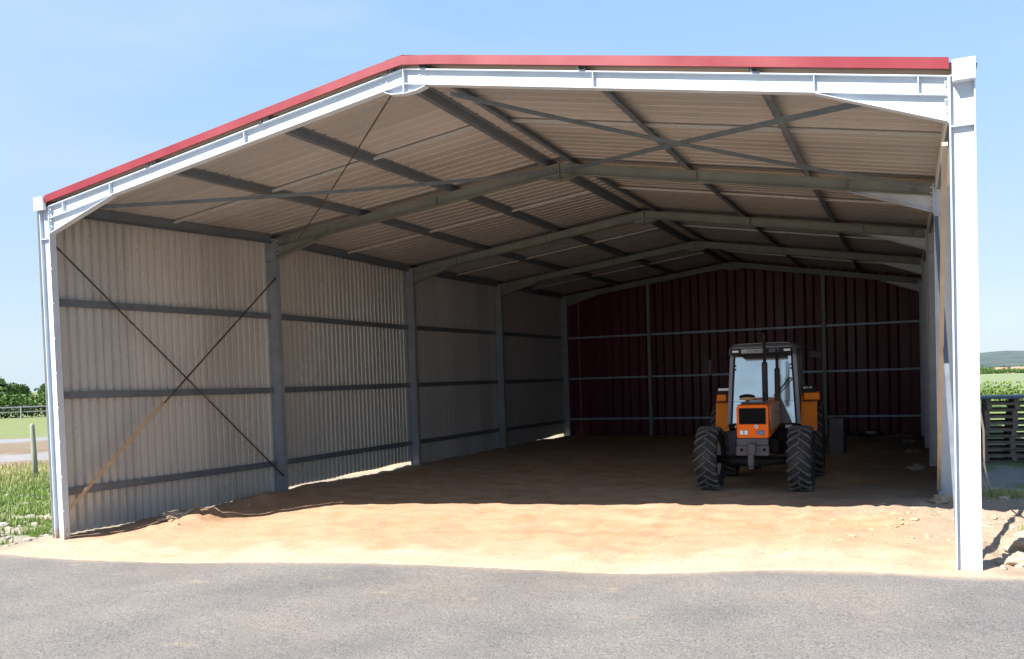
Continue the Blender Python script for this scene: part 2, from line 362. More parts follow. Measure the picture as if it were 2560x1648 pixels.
def H(x, y):
    h = Hbase(x, y)
    a = sst(0.0, .7, y - edge_y(x)) if -30 < x < 40 else 1
    n = .030 * fbm(x * .55, y * .55, 2.3) + .026 * fbm(x * 1.9, y * 1.9, 5.1) + .008 * fbm(x * 6, y * 6, 7.7)
    inside = sst(-.2, .3, x) * sst(13.6, 13.0, x)
    rough = lerp(1.3, 1.0, inside)
    # loose heap by the left wall and the broken bank by the right posts
    mL = math.exp(-((x - .95) / .42) ** 2 - ((y - 2.0) / .9) ** 2)
    mR = math.exp(-((x - 12.7) / .75) ** 2 - ((y - 3.6) / 1.7) ** 2)
    mX = math.exp(-((x - .3) / .35) ** 2 - ((y - 4.6) / 1.3) ** 2)
    lump = abs(fbm(x * 4.2, y * 4.2, 1.7, 5))
    h += a * n * rough + mL * (.17 + .16 * lump) + mR * (.06 + .10 * lump) + mX * (.07 + .10 * lump)
    if -1 < y < 6.6 and 8 < x < 12:  # tyre ruts leading out from the front wheels
        for tx in (9.17, 10.84):
            u = abs(x - (tx + (6.9 - y) * .045 + .05 * math.sin(y * .9)))
            if u < .34: h += a * (-.022 * sst(.24, .16, u) + .014 * sst(.34, .28, u) * sst(.2, .27, u) + .006 * sst(.22, .14, u) * math.sin(y * 34 + u * 20))
    h -= .09 * math.exp(-((x - 13.62) / .16) ** 2 - ((y - 1.4) / .8) ** 2)
    bank = math.exp(-((x - 14.6) / .9) ** 2 - ((y - 3.6) / 2.2) ** 2)
    h += bank * (.10 + .12 * lump)
    if x < -.6:
        h += .05 * sst(-.6, -1.5, x) * abs(fbm(x * 2.4, y * 2.4, 8.8, 5)) * sst(20, 10, -x)
    if y < edge_y(x) + .02: h -= .03
    drop = sst(-60, 10, x) * max(0, y - 60)
    h -= min(drop, 1000) * .0112
    return h

D0 = (12.64, -10.12)
def zone(x, y):
    n = fbm(x * .5, y * .5, 4.0, 5); n2 = fbm(x * 2.3, y * 2.3, 6.0, 4)
    s_ = (x - D0[0]) * -.80 + (y - D0[1]) * .60
    sand = (.465, .300, .195); pale = (.49, .385, .280); brown = (.48, .365, .265); grey = (.27, .245, .22)
    dirt = (.34, .265, .19); grass = (.13, .19, .05); field = (.19, .225, .10); fieldr = (.20, .30, .10); rub = (.30, .265, .21); road = (.55, .56, .57)
    def mx(a, b, t):
        t = max(0, min(1, t)); return tuple(lerp(p, q, t) for p, q in zip(a, b))
    if x > -.55 and x < 14.0 and y < 24.2:
        c = mx(pale, sand, sst(.45, 1.7, y - edge_y(x) + n * .6 + n2 * .25))
        c = mx(c, brown, sst(4.0, 6.5, y + n * .8))
        c = mx(c, grey, sst(10.8, 12.3, x + n * 1.2) * sst(3.0, 6, y))
        c = mx(c, (.38, .22, .115), .40 * sst(.12, .35, n2 + .6 * n) * (.3 + .7 * sst(1, 2, y)))
        c = mx(c, mx(dirt, (.42, .33, .25), .4), sst(13.2, 13.6, x) + .8 * sst(12.2, 13.0, x) * sst(.8, 1.6, y) * sst(6, 4.5, y))
        c = mx(c, rub, sst(.1, -.4, x))
        return c
    if x >= 14.0 and y < 60:
        c = mx((.33, .27, .205), (.26, .24, .22), sst(5, 8, y + n))
        c = mx(c, grass, sst(.1, .3, n + .3 * n2) * .7 * sst(1, 2, y))
        return mx(c, (.16, .22, .07), sst(16, 24, y))
    if x < -.5 and y < 200 and x > -400:
        c = mx(pale, rub, sst(-.9, -.2, y + n * .5))
        nearwall = sst(-3.2, -1.6, x) * sst(.8, 2, y)
        c = mx(c, (.40, .30, .20), nearwall)
        c = mx(c, grass, sst(-.05, .2, n2 + .4 * n) * .75 * (1 - nearwall))
        c = mx(c, grass, sst(19.5, 20.5, s_ + n * 1.2) * (1 - nearwall * sst(40, 30, y)))
        c = mx(c, (.34, .33, .16), sst(25, 31, s_ + n * 4))
        c = mx(c, (.22, .165, .115), sst(31.5, 33.5, s_ + n * 2))
        c = mx(c, (.27, .26, .26), sst(36, 37, s_ + n) * sst(41, 40, s_ + n))
        c = mx(c, (.23, .18, .13), sst(42, 46, s_ + n * 2))
        c = mx(c, (.26, .27, .285), sst(50.5, 51, s_) * sst(54.4, 53.9, s_))
        c = mx(c, field, sst(54.2, 54.8, s_ + n * .3))
        return c
    t = sst(80, 200, y)
    c = mx((.14, .18, .08), (.205, .245, .135), sst(60, 80, y))
    if x < -30: c = field
    return mx(c, (.17, .22, .10), sst(900, 1100, y) if x > -60 else 0)

def axis(lo, hi, step, far, g=1.22):
    a = []; v = lo; st = step
    while v > -far: st *= g; v -= st; a.append(v)
    a = a[::-1]; n = round((hi - lo) / step)
    a += [lo + (hi - lo) * i / n for i in range(n + 1)]
    v = hi; st = step
    while v < far: st *= g; v += st; a.append(v)
    return a
def grid_mesh(name, xs, ys, fz, fc, m, cutoff=None):
    V = [(x, y, fz(x, y)) for y in ys for x in xs]; nx = len(xs)
    F = [(j * nx + i, j * nx + i + 1, (j + 1) * nx + i + 1, (j + 1) * nx + i) for j in range(len(ys) - 1) for i in range(nx - 1)]
    me = bpy.data.meshes.new(name); me.from_pydata(V, [], F); me.polygons.foreach_set('use_smooth', [True] * len(F))
    ca = me.color_attributes.new('zone', 'FLOAT_COLOR', 'POINT')
    buf = []
    for v in V: buf += [*fc(v[0], v[1]), 1]
    ca.data.foreach_set('color', buf)
    me.materials.append(m); o = bpy.data.objects.new(name, me); COL.objects.link(o); return o
xs = axis(-13, 15.5, .085, 2600, 1.16); ys = axis(-2.2, 13.5, .085, 2600, 1.12)
g = grid_mesh('ground', xs, ys, H, zone, M['ground']); tag(g, kind='structure')

# asphalt apron: own sheet whose far edge is ragged
xs = axis(-3, 16, .06, 60, 1.2); ts = [0, .03, .07, .12, .2, .3, .45, .65, .9, 1.2, 1.6, 2.1, 2.7, 3.4, 4.2, 5.2, 6.5, 8, 10, 13, 18, 26, 40, 60]
V = []; C_ = []
for t in ts:
    for x in xs:
        e = edge_y(x) + .03 * noise.noise(Vector((x * 16, 1, 5))) + .018 * noise.noise(Vector((x * 45, 4, 5)))
        y = e - t; hb = Hbase(x, y) + .004 * fbm(x, y, 1)
        V.append((x, y, hb + .004 + .014 * sst(0, .1, t)))
        C_.append(.95 * max(0, 1 - t / (.20 + .22 * abs(noise.noise(Vector((x * .8, 2, 2))))) ) * (.6 + .6 * sst(10, 13, x)))
nx = len(xs)
F = [(j * nx + i + 1, j * nx + i, (j + 1) * nx + i, (j + 1) * nx + i + 1) for j in range(len(ts) - 1) for i in range(nx - 1)]
me = bpy.data.meshes.new('asphalt_apron'); me.from_pydata(V, [], F); me.polygons.foreach_set('use_smooth', [True] * len(F))
ca = me.color_attributes.new('zone', 'FLOAT_COLOR', 'POINT'); buf = []
for c in C_: buf += [c, c, c, 1]
ca.data.foreach_set('color', buf); me.materials.append(M['asphalt'])
o = bpy.data.objects.new('asphalt_road', me); COL.objects.link(o); tag(o, kind='structure')

# ------------------------------------------------------------------ the shed
PY = [0, 5.61, 11.5, 17.38, 23.72]
ZA = [6.235, 6.17, 6.21, 6.205, 6.225]; ZR = [5.10, 5.06, 5.15, 5.16, 5.155]; ZL = [5.185, 5.39, 5.325, 5.37, 5.395]
RX = 6.75; XL = .10; XR = 13.08
G = [[3.665, 3.70, 3.67, 3.70, 3.69], [2.13, 2.06, 2.045, 2.03, 1.99], [.52, .44, .41, .38, .29]]
def ztop(x, y):  # top of rafters
    i = lambda a: interp(PY, a, y)
    if x <= RX: return i(ZA) - (i(ZA) - i(ZL)) * (RX - x) / (RX - .15)
    return i(ZA) - (i(ZA) - i(ZR)) * (x - RX) / (13.05 - RX)
shed = empty('farm_shed', (0, 0, 0))
tag(shed, 'open-fronted steel farm shed with cream sheet lining, red roof edge and red rear wall', 'shed')

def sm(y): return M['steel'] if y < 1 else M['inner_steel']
def column(x0, x1, y, zb, zt, parent):
    b = MB(); tf = .012; w = .06
    b.box(x0, x0 + tf, y - w, y + w, zb, zt); b.box(x1 - tf, x1, y - w, y + w, zb, zt)
    b.box(x0 + tf, x1 - tf, y - .005, y + .005, zb, zt)
    b.box(x0 - .05, x1 + .05, y - .11, y + .11, zb - .02, zb)  # foot plate
    zs = zt - .52
    b.box(x0 + tf, x1 - tf, y - w + .004, y - .005, zs, zs + .012); b.box(x0 + tf, x1 - tf, y + .005, y + w - .004, zs, zs + .012)
    b.box(x0 + tf, x1 - tf, y - w + .004, y - .005, zt - .012, zt)
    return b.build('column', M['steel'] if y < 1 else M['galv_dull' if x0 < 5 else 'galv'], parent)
def rafter(side, k, parent):
    y = PY[k]; b = MB(); tf = .012; w = .06; dp = .20
    xe = XL + .012 if side < 0 else XR - .012
    za, ze = ZA[k], ztop(xe, y)
    def strip(xa, za_, xb, zb_, t, y0, y1): b.prism([(xa, za_), (xb, zb_), (xb, zb_ - t), (xa, za_ - t)], y0, y1)
    xr = RX - .006 if side < 0 else RX + .006
    strip(xe, ze, xr, za, tf, y - w, y + w)
    b.prism([(xe, ze - tf), (xr, za - tf), (xr, za - dp + tf), (xe, ze - dp + tf)], y - .004, y + .004)
    strip(xe, ze - dp + tf, xr, za - dp + tf, tf, y - w, y + w)
    # stiffener plates
    for sx in ([.42, 1.46, 4.11] if side < 0 else [9.32, 11.79, 12.8]):
        zt = ztop(sx, y)
        b.prism([(sx - .005, zt - tf), (sx + .005, zt - tf), (sx + .005, zt - dp + tf), (sx - .005, zt - dp + tf)], y - w + .005, y - .004)
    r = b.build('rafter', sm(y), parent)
    # haunch below the knee
    h = MB(); xh = 1.50 if side < 0 else 11.80
    zh = ztop(xh, y) - dp; zk = ze - (.44 if side < 0 else .46)
    h.prism([(xe, ze - dp), (xh, zh), (xe, zk + tf)], y - .004, y + .004)
    h.prism([(xe, zk + tf), (xh, zh), (xh, zh - tf * .6), (xe, zk)], y - w + .002, y + w - .002)
    h.prism([(xe - .012 * side * -1, ze - .01), (xe, ze - .01), (xe, zk - .02), (xe - .012 * side * -1, zk - .02)], y - w - .006, y + w + .006)
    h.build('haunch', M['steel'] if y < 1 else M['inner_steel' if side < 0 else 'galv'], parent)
for k in range(5):
    y = PY[k]
    ap = MB(); z = ZA[k]
    ap.prism([(RX - .006, z - .01), (RX + .006, z - .01), (RX + .006, z - .33), (RX - .006, z - .33)], y - .064, y + .064)
    ap.prism([(RX - .31, z - .2 - .31 * .12), (RX - .006, z - .2), (RX - .006, z - .31), (RX - .2, z - .29)], y - .004, y + .004)
    ap.prism([(RX + .30, z - .2 - .31 * .17), (RX + .006, z - .2), (RX + .006, z - .31), (RX + .18, z - .295)], y - .004, y + .004)
    ap.prism([(RX - .31, z - .245), (RX - .20, z - .292), (RX - .006, z - .312), (RX - .006, z - .322), (RX - .2, z - .302), (RX - .32, z - .25)], y - .055, y + .055)
    ap.prism([(RX + .31, z - .262), (RX + .18, z - .297), (RX + .006, z - .312), (RX + .006, z - .322), (RX + .19, z - .307), (RX + .32, z - .267)], y - .055, y + .055)
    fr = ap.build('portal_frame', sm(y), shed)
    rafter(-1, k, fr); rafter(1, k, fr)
    column(-.11 if k == 0 else -.18, XL, y, Hbase(-.05, y) - .05, ztop(.1, y) - .005, fr)
    column(XR, 13.315 if k == 0 else 13.35, y, Hbase(13.2, y) - .05, ztop(13.1, y) + .005, fr)
    # bolts at the knees, the apex and up the inner column flange of the two nearest frames
    if k > 1: continue
    def bolt(ax, c, r=.012, h=.012):
        MB().lathe([(.0, -h), (r, -h * .9), (r, h * .9), (0, h)], ax, c, 6, False).build('bolt', M['bolt'], fr)
    for sx, xe in ((1, XL), (-1, XR)):
        ze = ztop(xe, y)
        for j in range(5): bolt('x', (xe + sx * .03, y - .038, ze - .06 - .09 * j), .014)
    for dx, dz in ((-.36, -.10), (-.28, -.095), (.22, -.085), (.30, -.09)): bolt('y', (RX + dx, y, z + dz - .02), .011, .016)
    if k == 0:
        for j in range(8): bolt('x', (XL + .008, y - .05, .25 + j * .56), .012)
        for dx in (.06, .14):
            for zz in (.85, 2.2, 3.45): bolt('y', (XR + dx, y, zz), .009)

# profiled sheets
def profile(L0, L1, pitch, pan, slope, crest, depth):
    out = []; y = L0
    while y < L1:
        for d, h in ((0, 0), (pan, 0), (pan + slope, depth), (pan + slope + crest, depth)):
            if y + d <= L1 + 1e-6: out.append((y + d, h))
        y += pitch
    out.append((L1, 0)); return out
def wall_sheet(x, sgn, y0, y1, zb, topf, m, name, parent, pitch=.178, depth=.048):
    P = profile(y0, y1, pitch, pitch * .56, .024, pitch * .44 - .048, depth)
    b = MB(); V = []; rows = 6
    for r in range(rows):
        for (yy, h) in P:
            zt = topf(yy); t = r / (rows - 1)
            dent = .004 * noise.noise(Vector((yy * 1.1, t * 3, 3)))
            V.append((x + sgn * (h + dent), yy, lerp(zb(yy), zt, t)))
    n = len(P)
    b.add(V, [(r * n + i, r * n + i + 1, (r + 1) * n + i + 1, (r + 1) * n + i) for r in range(rows - 1) for i in range(n - 1)])
    b.raw = True
    o = b.build(name, m, parent)
    s = o.modifiers.new('thick', 'SOLIDIFY'); s.thickness = .0012; s.offset = 0
    return o
SB = [[-.20, -.215], [-.15, -.10], [-.33, -.32], [-.33, -.19]]
def leftwall(b_):
    y0, y1 = PY[b_] + (.0 if b_ else -.05), PY[b_ + 1]
    gp = .008
    return wall_sheet(-.19, -1, y0 + gp, y1 - gp, lambda yy: lerp(SB[b_][0], SB[b_][1], (yy - y0) / (y1 - y0)) + .012 * math.sin(yy * 3.1), lambda yy: ztop(-.19, yy) + .118, M['sheet'] if b_ < 2 else M['liner'], 'side_wall', shed, depth=.058 if b_ < 2 else .008)
def girt(p0, p1, parent, dirx, m='purlin', d=.12):
    b = MB(); up = (0, 0, 1)
    p0 = Vector(p0); p1 = Vector(p1)
    b.beam(p0 + Vector((dirx * .05, 0, 0)), p1 + Vector((dirx * .05, 0, 0)), .003, d)
    for s_ in (-1, 1): b.beam(p0 + Vector((dirx * .0245, 0, s_ * (d / 2 - .0015))), p1 + Vector((dirx * .0245, 0, s_ * (d / 2 - .0015))), .045, .003)
    b.beam(p0 + Vector((dirx * .0015, 0, d / 2 - .012)), p1 + Vector((dirx * .0015, 0, d / 2 - .012)), .003, .016)
    return b.build('girt', M[m], parent)
def strap(pts, w, t, name, m, parent, up):
    b = MB()
    for a, c in zip(pts[:-1], pts[1:]): b.beam(a, c, w, t, up)
    return b.build(name, M[m], parent)
def sag(a, b, s, n=14, axis=2):
    out = []
    for i in range(n + 1):
        t = i / n; p = [lerp(a[j], b[j], t) for j in range(3)]; p[axis] -= s * 4 * t * (1 - t); out.append(tuple(p))
    return out
for bay in range(4):
    w = leftwall(bay)
    for gi in G:
        girt((-.185, PY[bay] + .012, gi[bay]), (-.185, PY[bay + 1] - .012, gi[bay + 1]), w, 1)
    if bay == 0:
        MB().tube(sag((.03, .10, 4.56), (.03, 5.60, .17), .0), .017, 8).build('brace_rod', M['rod'], w)
        MB().tube(sag((.06, .08, .24), (.06, 5.62, 4.56), .0), .017, 8).build('brace_rod', M['rod'], w)
        strap([(.075, .08, .26), (.075, 2.2, 1.93)], .008, .06, 'brace_strap', 'ochre', w, (0, -.6, .8))  # strap added along the lower rod, bounce light put into its colour
    if bay > 0:
        y0, y1 = PY[bay], PY[bay + 1]
        w2 = wall_sheet(13.362, 1, y0 + .006, y1 - .006, lambda yy: Hbase(13.4, yy) - .05, lambda yy: ztop(13.362, yy) + .116, M['sheet'], 'side_wall', shed)
        for gi in G:
            girt((13.355, PY[bay] + .02, gi[bay]), (13.355, PY[bay + 1] - .02, gi[bay + 1]), w2, -1)
# right bay: bracing only
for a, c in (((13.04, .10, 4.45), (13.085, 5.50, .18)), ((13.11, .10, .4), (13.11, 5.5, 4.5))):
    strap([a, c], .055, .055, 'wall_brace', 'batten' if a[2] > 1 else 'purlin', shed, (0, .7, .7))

# rear wall in three panels between posts
rw = None
yb = PY[4] + .10
XP = [-.15, 3.48, 9.95, 13.3]
P = profile(-.15, 13.3, .70, .30, .09, .22, .06)
b = MB(); V = []; rows = 5
for r in range(rows):
    for xx, h in P:
        V.append((xx, yb + h + .05, lerp(-.36 + .02 * math.sin(xx * 2), ztop(xx, 23.72) + .150, r / (rows - 1))))
n = len(P)
b.add(V, [(r * n + i, r * n + i + 1, (r + 1) * n + i + 1, (r + 1) * n + i) for r in range(rows - 1) for i in range(n - 1)]); b.raw = True
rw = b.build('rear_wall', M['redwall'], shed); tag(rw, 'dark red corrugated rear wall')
s_ = rw.modifiers.new('thick', 'SOLIDIFY'); s_.thickness = .0012; s_.offset = 0
for x in XP[1:3]:
    b = MB(); zt = ztop(x, 23.72) - .19
    b.box(x - .06, x + .06, yb - .16, yb - .15, -.35, zt); b.box(x - .06, x + .06, yb - .03, yb - .02, -.35, zt); b.box(x - .004, x + .004, yb - .15, yb - .03, -.35, zt)
    b.build('wall_post', M['inner_steel'], rw)
for hz in (3.67, 2.02, .38):
    for a, c in zip(XP[:-1], XP[1:]):
        b = MB(); x0, x1 = a + .07, c - .07
        b.box(x0, x1, yb - .06, yb - .057, hz - .035, hz + .035); b.box(x0, x1, yb - .057, yb + .045, hz + .032, hz + .035); b.box(x0, x1, yb - .057, yb + .045, hz - .035, hz - .032)
        b.build('girt', M['blue_steel'], rw)

# roof
PH = .125
def roof_sheet(xa, xb, name):
    P = profile(-.07, 24.06, .28, .212, .018, .032, .034)
    V = []; cols = 7
    for c in range(cols):
        x = lerp(xa, xb, c / (cols - 1))
        for yy, h in P:
            V.append((x, yy, ztop(x, yy) + PH + h + .004 * noise.noise(Vector((yy * .7, x * .8, 1)))))
    n = len(P); b = MB(); b.add(V, [(c * n + i, c * n + i + 1, (c + 1) * n + i + 1, (c + 1) * n + i) for c in range(cols - 1) for i in range(n - 1)]); b.raw = True
    o = b.build(name, M['roof_in'], shed); s_ = o.modifiers.new('thick', 'SOLIDIFY'); s_.thickness = .0015; s_.offset = 1
    return o
rl = roof_sheet(-.24, RX, 'roof_sheet'); rr_ = roof_sheet(RX, 13.34, 'roof_sheet')
# ridge cap
b = MB(); pr_ = [(RX - .25, -.03), (RX, .0), (RX + .25, -.045), (RX + .25, -.048), (RX, -.003), (RX - .25, -.033)]
for k in range(4):
    y0 = PY[k] if k else -.07; y1 = PY[k + 1] if k < 3 else 24.06
    V = [(x, yy, ztop(RX, yy) + PH + .045 + dz) for yy in (y0, y1) for x, dz in pr_]
    b.add(V, [(i, (i + 1) % 6, (i + 1) % 6 + 6, i + 6) for i in range(6)] + [(0, 1, 2, 3, 4, 5), (11, 10, 9, 8, 7, 6)])
b.build('ridge_cap', M['barge'], shed)
def purlin(x, sheet, deep=PH, fl=.06, face=1):
    b = MB()
    for k in range(4):
        y0 = PY[k] if k else -.075; y1 = PY[k + 1] if k < 3 else 23.8
        z0 = ztop(x, y0); z1 = ztop(x, y1)
        def slab(xa, xb, za, zb):
            b.hexa([(xa, y0, ztop(xa, y0) + za), (xb, y0, ztop(xb, y0) + za), (xb, y1, ztop(xb, y1) + za), (xa, y1, ztop(xa, y1) + za),
                    (xa, y0, ztop(xa, y0) + zb), (xb, y0, ztop(xb, y0) + zb), (xb, y1, ztop(xb, y1) + zb), (xa, y1, ztop(xa, y1) + zb)])
        slab(x - .0015, x + .0015, .005, deep - .004)
        slab(*sorted((x, x + face * fl)), .002, .005); slab(*sorted((x, x - face * fl)), deep - .004, deep - .001)
        slab(*sorted((x + face * fl - .002, x + face * fl + .001)), .005, .022)
    return b.build('purlin', M['purlin'], sheet)
for x in (2.3, 4.45, 6.52): purlin(x, rl, fl=.075, face=-1)
for x in (7.0, 9.15, 11.15): purlin(x, rr_, fl=.075, face=1)
def eaves(x, sheet, s):
    b = MB()
    for k in range(4):
        y0 = PY[k] + .02; y1 = PY[k + 1] - .02
        for (xa, xb, za, zb) in ((x, x + .004, -.08, .118), (x - .05 * s, x + .002, .119, .122), (x - .05 * s, x + .002, -.083, -.08)):
            xa, xb = min(xa, xb), max(xa, xb)
            b.hexa([(xa, y0, ztop(xa, y0) + za), (xb, y0, ztop(xb, y0) + za), (xb, y1, ztop(xb, y1) + za), (xa, y1, ztop(xa, y1) + za),
                    (xa, y0, ztop(xa, y0) + zb), (xb, y0, ztop(xb, y0) + zb), (xb, y1, ztop(xb, y1) + zb), (xa, y1, ztop(xa, y1) + zb)])
    return b.build('eaves_beam', M['purlin'], sheet)
eaves(-.06, rl, -1); eaves(13.18, rr_, 1)
# anti-sag bars in mid bay, one per panel
for k in range(4):
    ym = (PY[k] + PY[k + 1]) / 2 - .05
    for sheet, xs_ in ((rl, (-.05, 2.3, 4.45, 6.52)), (rr_, (7.0, 9.15, 11.15, 13.18))):
        b = MB()
        for a, c in zip(xs_[:-1], xs_[1:]):
            a += .01; c -= .01
            for (ya, yb_, za, zb) in ((ym, ym + .003, .055, .10), (ym + .003, ym + .045, .055, .058)):
                b.hexa([(a, ya, ztop(a, ya) + za), (c, ya, ztop(c, ya) + za), (c, yb_, ztop(c, yb_) + za), (a, yb_, ztop(a, yb_) + za),
                        (a, ya, ztop(a, ya) + zb), (c, ya, ztop(c, ya) + zb), (c, yb_, ztop(c, yb_) + zb), (a, yb_, ztop(a, yb_) + zb)])
        b.build('bridging_bar', M['sheet'], sheet)
# cleats on the front rafter
for x in (2.3, 4.45, 6.52): 
    MB().box(x + .01, x + .018, -.05, .05, ztop(x, 0), ztop(x, 0) + .13).build('cleat', M['light_steel'], rl)
for x in (7.0, 9.15, 11.15):
    MB().box(x - .018, x - .01, -.05, .05, ztop(x, 0), ztop(x, 0) + .13).build('cleat', M['light_steel'], rr_)
# roof bracing in the first bay
strap(sag((.85, .1, 5.10), (6.70, 5.50, 6.02), .06, 14), .006, .065, 'brace_strap', 'strap', rl, (0, .25, 1))
MB().tube(sag((6.46, .1, 5.97), (.86, 5.40, 5.30), .03), .011, 8).build('brace_rod', M['rod'], rl)
strap(sag((7.35, .1, 5.86), (12.95, 5.50, 5.00), .07, 14), .006, .065, 'brace_strap', 'strap', rr_, (0, .25, 1))
strap(sag((12.30, .1, 4.99), (6.88, 5.50, 6.0), -.02, 14), .006, .075, 'brace_strap', 'strap', rr_, (0, .25, 1))
# red barge boards with a folded lower lip
def barge(pts, name):
    b = MB()
    for (xa, za), (xb, zb) in zip(pts[:-1], pts[1:]):
        def slab(y0, y1, d0, d1):
            y0 += .09; y1 += .09; b.hexa([(xa, y0, za + d0), (xb, y0, zb + d0), (xb, y1, zb + d0), (xa, y1, za + d0), (xa, y0, za + d1), (xb, y0, zb + d1), (xb, y1, zb + d1), (xa, y1, za + d1)])
        slab(-.190, -.187, .052, .168); slab(-.187, .02, .165, .168); slab(-.187, -.165, .052, .055)
    return b.build(name, M['barge'], shed)
zt0 = lambda x: ztop(x, 0)
barge([(.08, zt0(.08)), (3, zt0(3)), (6.3, zt0(6.3) - .003), (RX, zt0(RX) - .018)], 'barge_board')
barge([(RX, zt0(RX) - .018), (7.2, zt0(7.2) - .003), (10, zt0(10)), (13.08, zt0(13.08))], 'barge_board')
# gutters along both eaves
def gutter(x0, x1, side):
    b = MB()
    for k in range(4):
        y0 = PY[k] if k else (.5 if side < 0 else -.13); y1 = PY[k + 1] if k < 3 else 23.95
        za, zb = ztop(XL if side < 0 else XR, y0), ztop(XL if side < 0 else XR, y1)
        if side > 0: za -= .035; zb -= .035
        else: za -= .02; zb -= .02
        def slab(xa, xb, d0, d1, yy0=y0, yy1=y1): b.hexa([(xa, yy0, za + d0), (xb, yy0, za + d0), (xb, yy1, zb + d0), (xa, yy1, zb + d0), (xa, yy0, za + d1), (xb, yy0, za + d1), (xb, yy1, zb + d1), (xa, yy1, zb + d1)])
        slab(x0, x1, -.04, -.037); slab(x0, x0 + .003, -.037, .15); slab(x1 - .003, x1, -.037, .15)
        xo = x1 if side > 0 else x0
        slab(min(xo, xo - side * .02), max(xo, xo - side * .02), .150, .160)
    b.build('gutter', M['gutter'], shed)
    if side < 0: x0, x1 = -.125, -.02
    e = MB(); za = ztop(XL if side < 0 else XR, 0) - (.035 if side > 0 else .02)
    e.box(x0 - .004, x1 + (.09 if side < 0 else .004), -.138, -.075 if side < 0 else -.131, za - .044, za + .162)
    return e.build('gutter_end', M['gutter'], shed)
gutter(-.40, -.245, -1); gutter(13.11, 13.31, 1)

# ------------------------------------------------------------------ tractor
TR = (10.0, 7.0, H(10, 7) - .01)
tr = empty('tractor', TR, R(2.2))
tag(tr, 'orange and grey farm tractor with chunky front tyres parked inside the shed, facing out', 'tractor')
hx = .05
# hood
b = MB()
poly = lambda x0, x1, y0, y1, z0, z1, ch, drop: None
def hoodring(y, hw, z0, z1, ch): return [(-hw + .012 + hx, y, z0), (hw - .012 + hx, y, z0), (hw + hx, y, z0 + .03), (hw + hx, y, z1 - ch), (hw - ch + hx, y, z1), (-hw + ch + hx, y, z1), (-hw + hx, y, z1 - ch), (-hw + hx, y, z0 + .03)]
rings = [hoodring(-.72, .272, 1.06, 1.645, .035), hoodring(-.70, .282, 1.05, 1.655, .045), hoodring(-.30, .285, 1.05, 1.67, .05), hoodring(.6, .285, 1.10, 1.70, .05), hoodring(1.45, .285, 1.15, 1.72, .05)]
V = [p for r in rings for p in r]
F = [(i * 8 + k, i * 8 + (k + 1) % 8, (i + 1) * 8 + (k + 1) % 8, (i + 1) * 8 + k) for i in range(4) for k in range(8)] + [tuple(range(8)), tuple(range(39, 31, -1))]
hood = b.add(V, F).build('hood', M['orange'], tr)
g_ = MB(); g_.box(hx - .222, hx + .222, -.735, -.722, 1.315, 1.585)
gr = g_.build('grille', M['grille'], hood)
fr = MB()
for zz in (1.305, 1.587): fr.box(hx - .236, hx + .236, -.742, -.722, zz, zz + .010)
for xx in (-.236, .226): fr.box(hx + xx, hx + xx + .010, -.742, -.722, 1.315, 1.587)
for i in range(12): fr.box(hx - .215, hx + .215, -.739, -.736, 1.325 + i * .0215, 1.328 + i * .0215)
fr.build('grille_frame', M['black'], gr)
def lamp(x0, x1, z0, z1, m, divider=True):
    l = MB().cbox(((x0 + x1) / 2, -.728, (z0 + z1) / 2), (x1 - x0, .02, z1 - z0), .006).build('headlight', M[m], hood)
    if divider: MB().box((x0 + x1) / 2 - .008, (x0 + x1) / 2 + .010, -.742, -.739, z0 + .004, z1 - .004).build('lamp_divider', M['letter'], l)
    return l
lamp(hx - .225, hx - .085, 1.115, 1.195, 'lamp'); 
l2 = lamp(hx + .078, hx + .205, 1.112, 1.190, 'lampblue', False); l2['label'] = 'dim bluish headlight'
e = MB().lathe([(0, -.012), (.032, -.012), (.036, -.004), (.036, .0)], 'y', (hx + .065, -.722, 1.262), 24, False).build('emblem', M['white'], hood)
em = MB().prism([(hx + .047, 1.247), (hx + .060, 1.243), (hx + .066, 1.262), (hx + .060, 1.285), (hx + .050, 1.277)], -.737, -.7345)
em.prism([(hx + .070, 1.240), (hx + .084, 1.250), (hx + .082, 1.276), (hx + .072, 1.284)], -.737, -.7345).build('emblem_mark', M['emblem'], e)
# faded side panels with vents and a name plate strip
for s_ in (-1, 1):
    sp = MB().box(*sorted((hx + s_ * .286, hx + s_ * .296)), -.45, 1.35, 1.18, 1.645)
    sp = sp.build('side_panel', M['tan'], hood)
    v = MB()
    for i in range(5): v.box(*sorted((hx + s_ * .296, hx + s_ * .302)), -.66, -.40, 1.10 + i * .045, 1.125 + i * .045)
    v.build('side_vent', M['cab'], hood)
    MB().box(*sorted((hx + s_ * .296, hx + s_ * .300)), .35, .75, 1.44, 1.49).build('name_strip', M['letter'], sp)
MB().cbox((hx, -.05, 1.685), (.46, .9, .03), .012).build('hood_top_panel', M['cab'], hood)
# air cleaner mushroom
ac = MB().lathe([(0, 1.66), (.03, 1.66), (.03, 1.73), (.10, 1.735), (.135, 1.74), (.14, 1.775), (.135, 1.79), (0, 1.79)], 'z', (hx - .13, -.35, .0), 24).build('air_cleaner', M['cap'], tr)
MB().lathe([(.148, 1.788), (.150, 1.80), (.12, 1.825), (.06, 1.84), (0, 1.845)], 'z', (hx - .13, -.35, .0), 24).build('cap_dome', M['black'], ac)
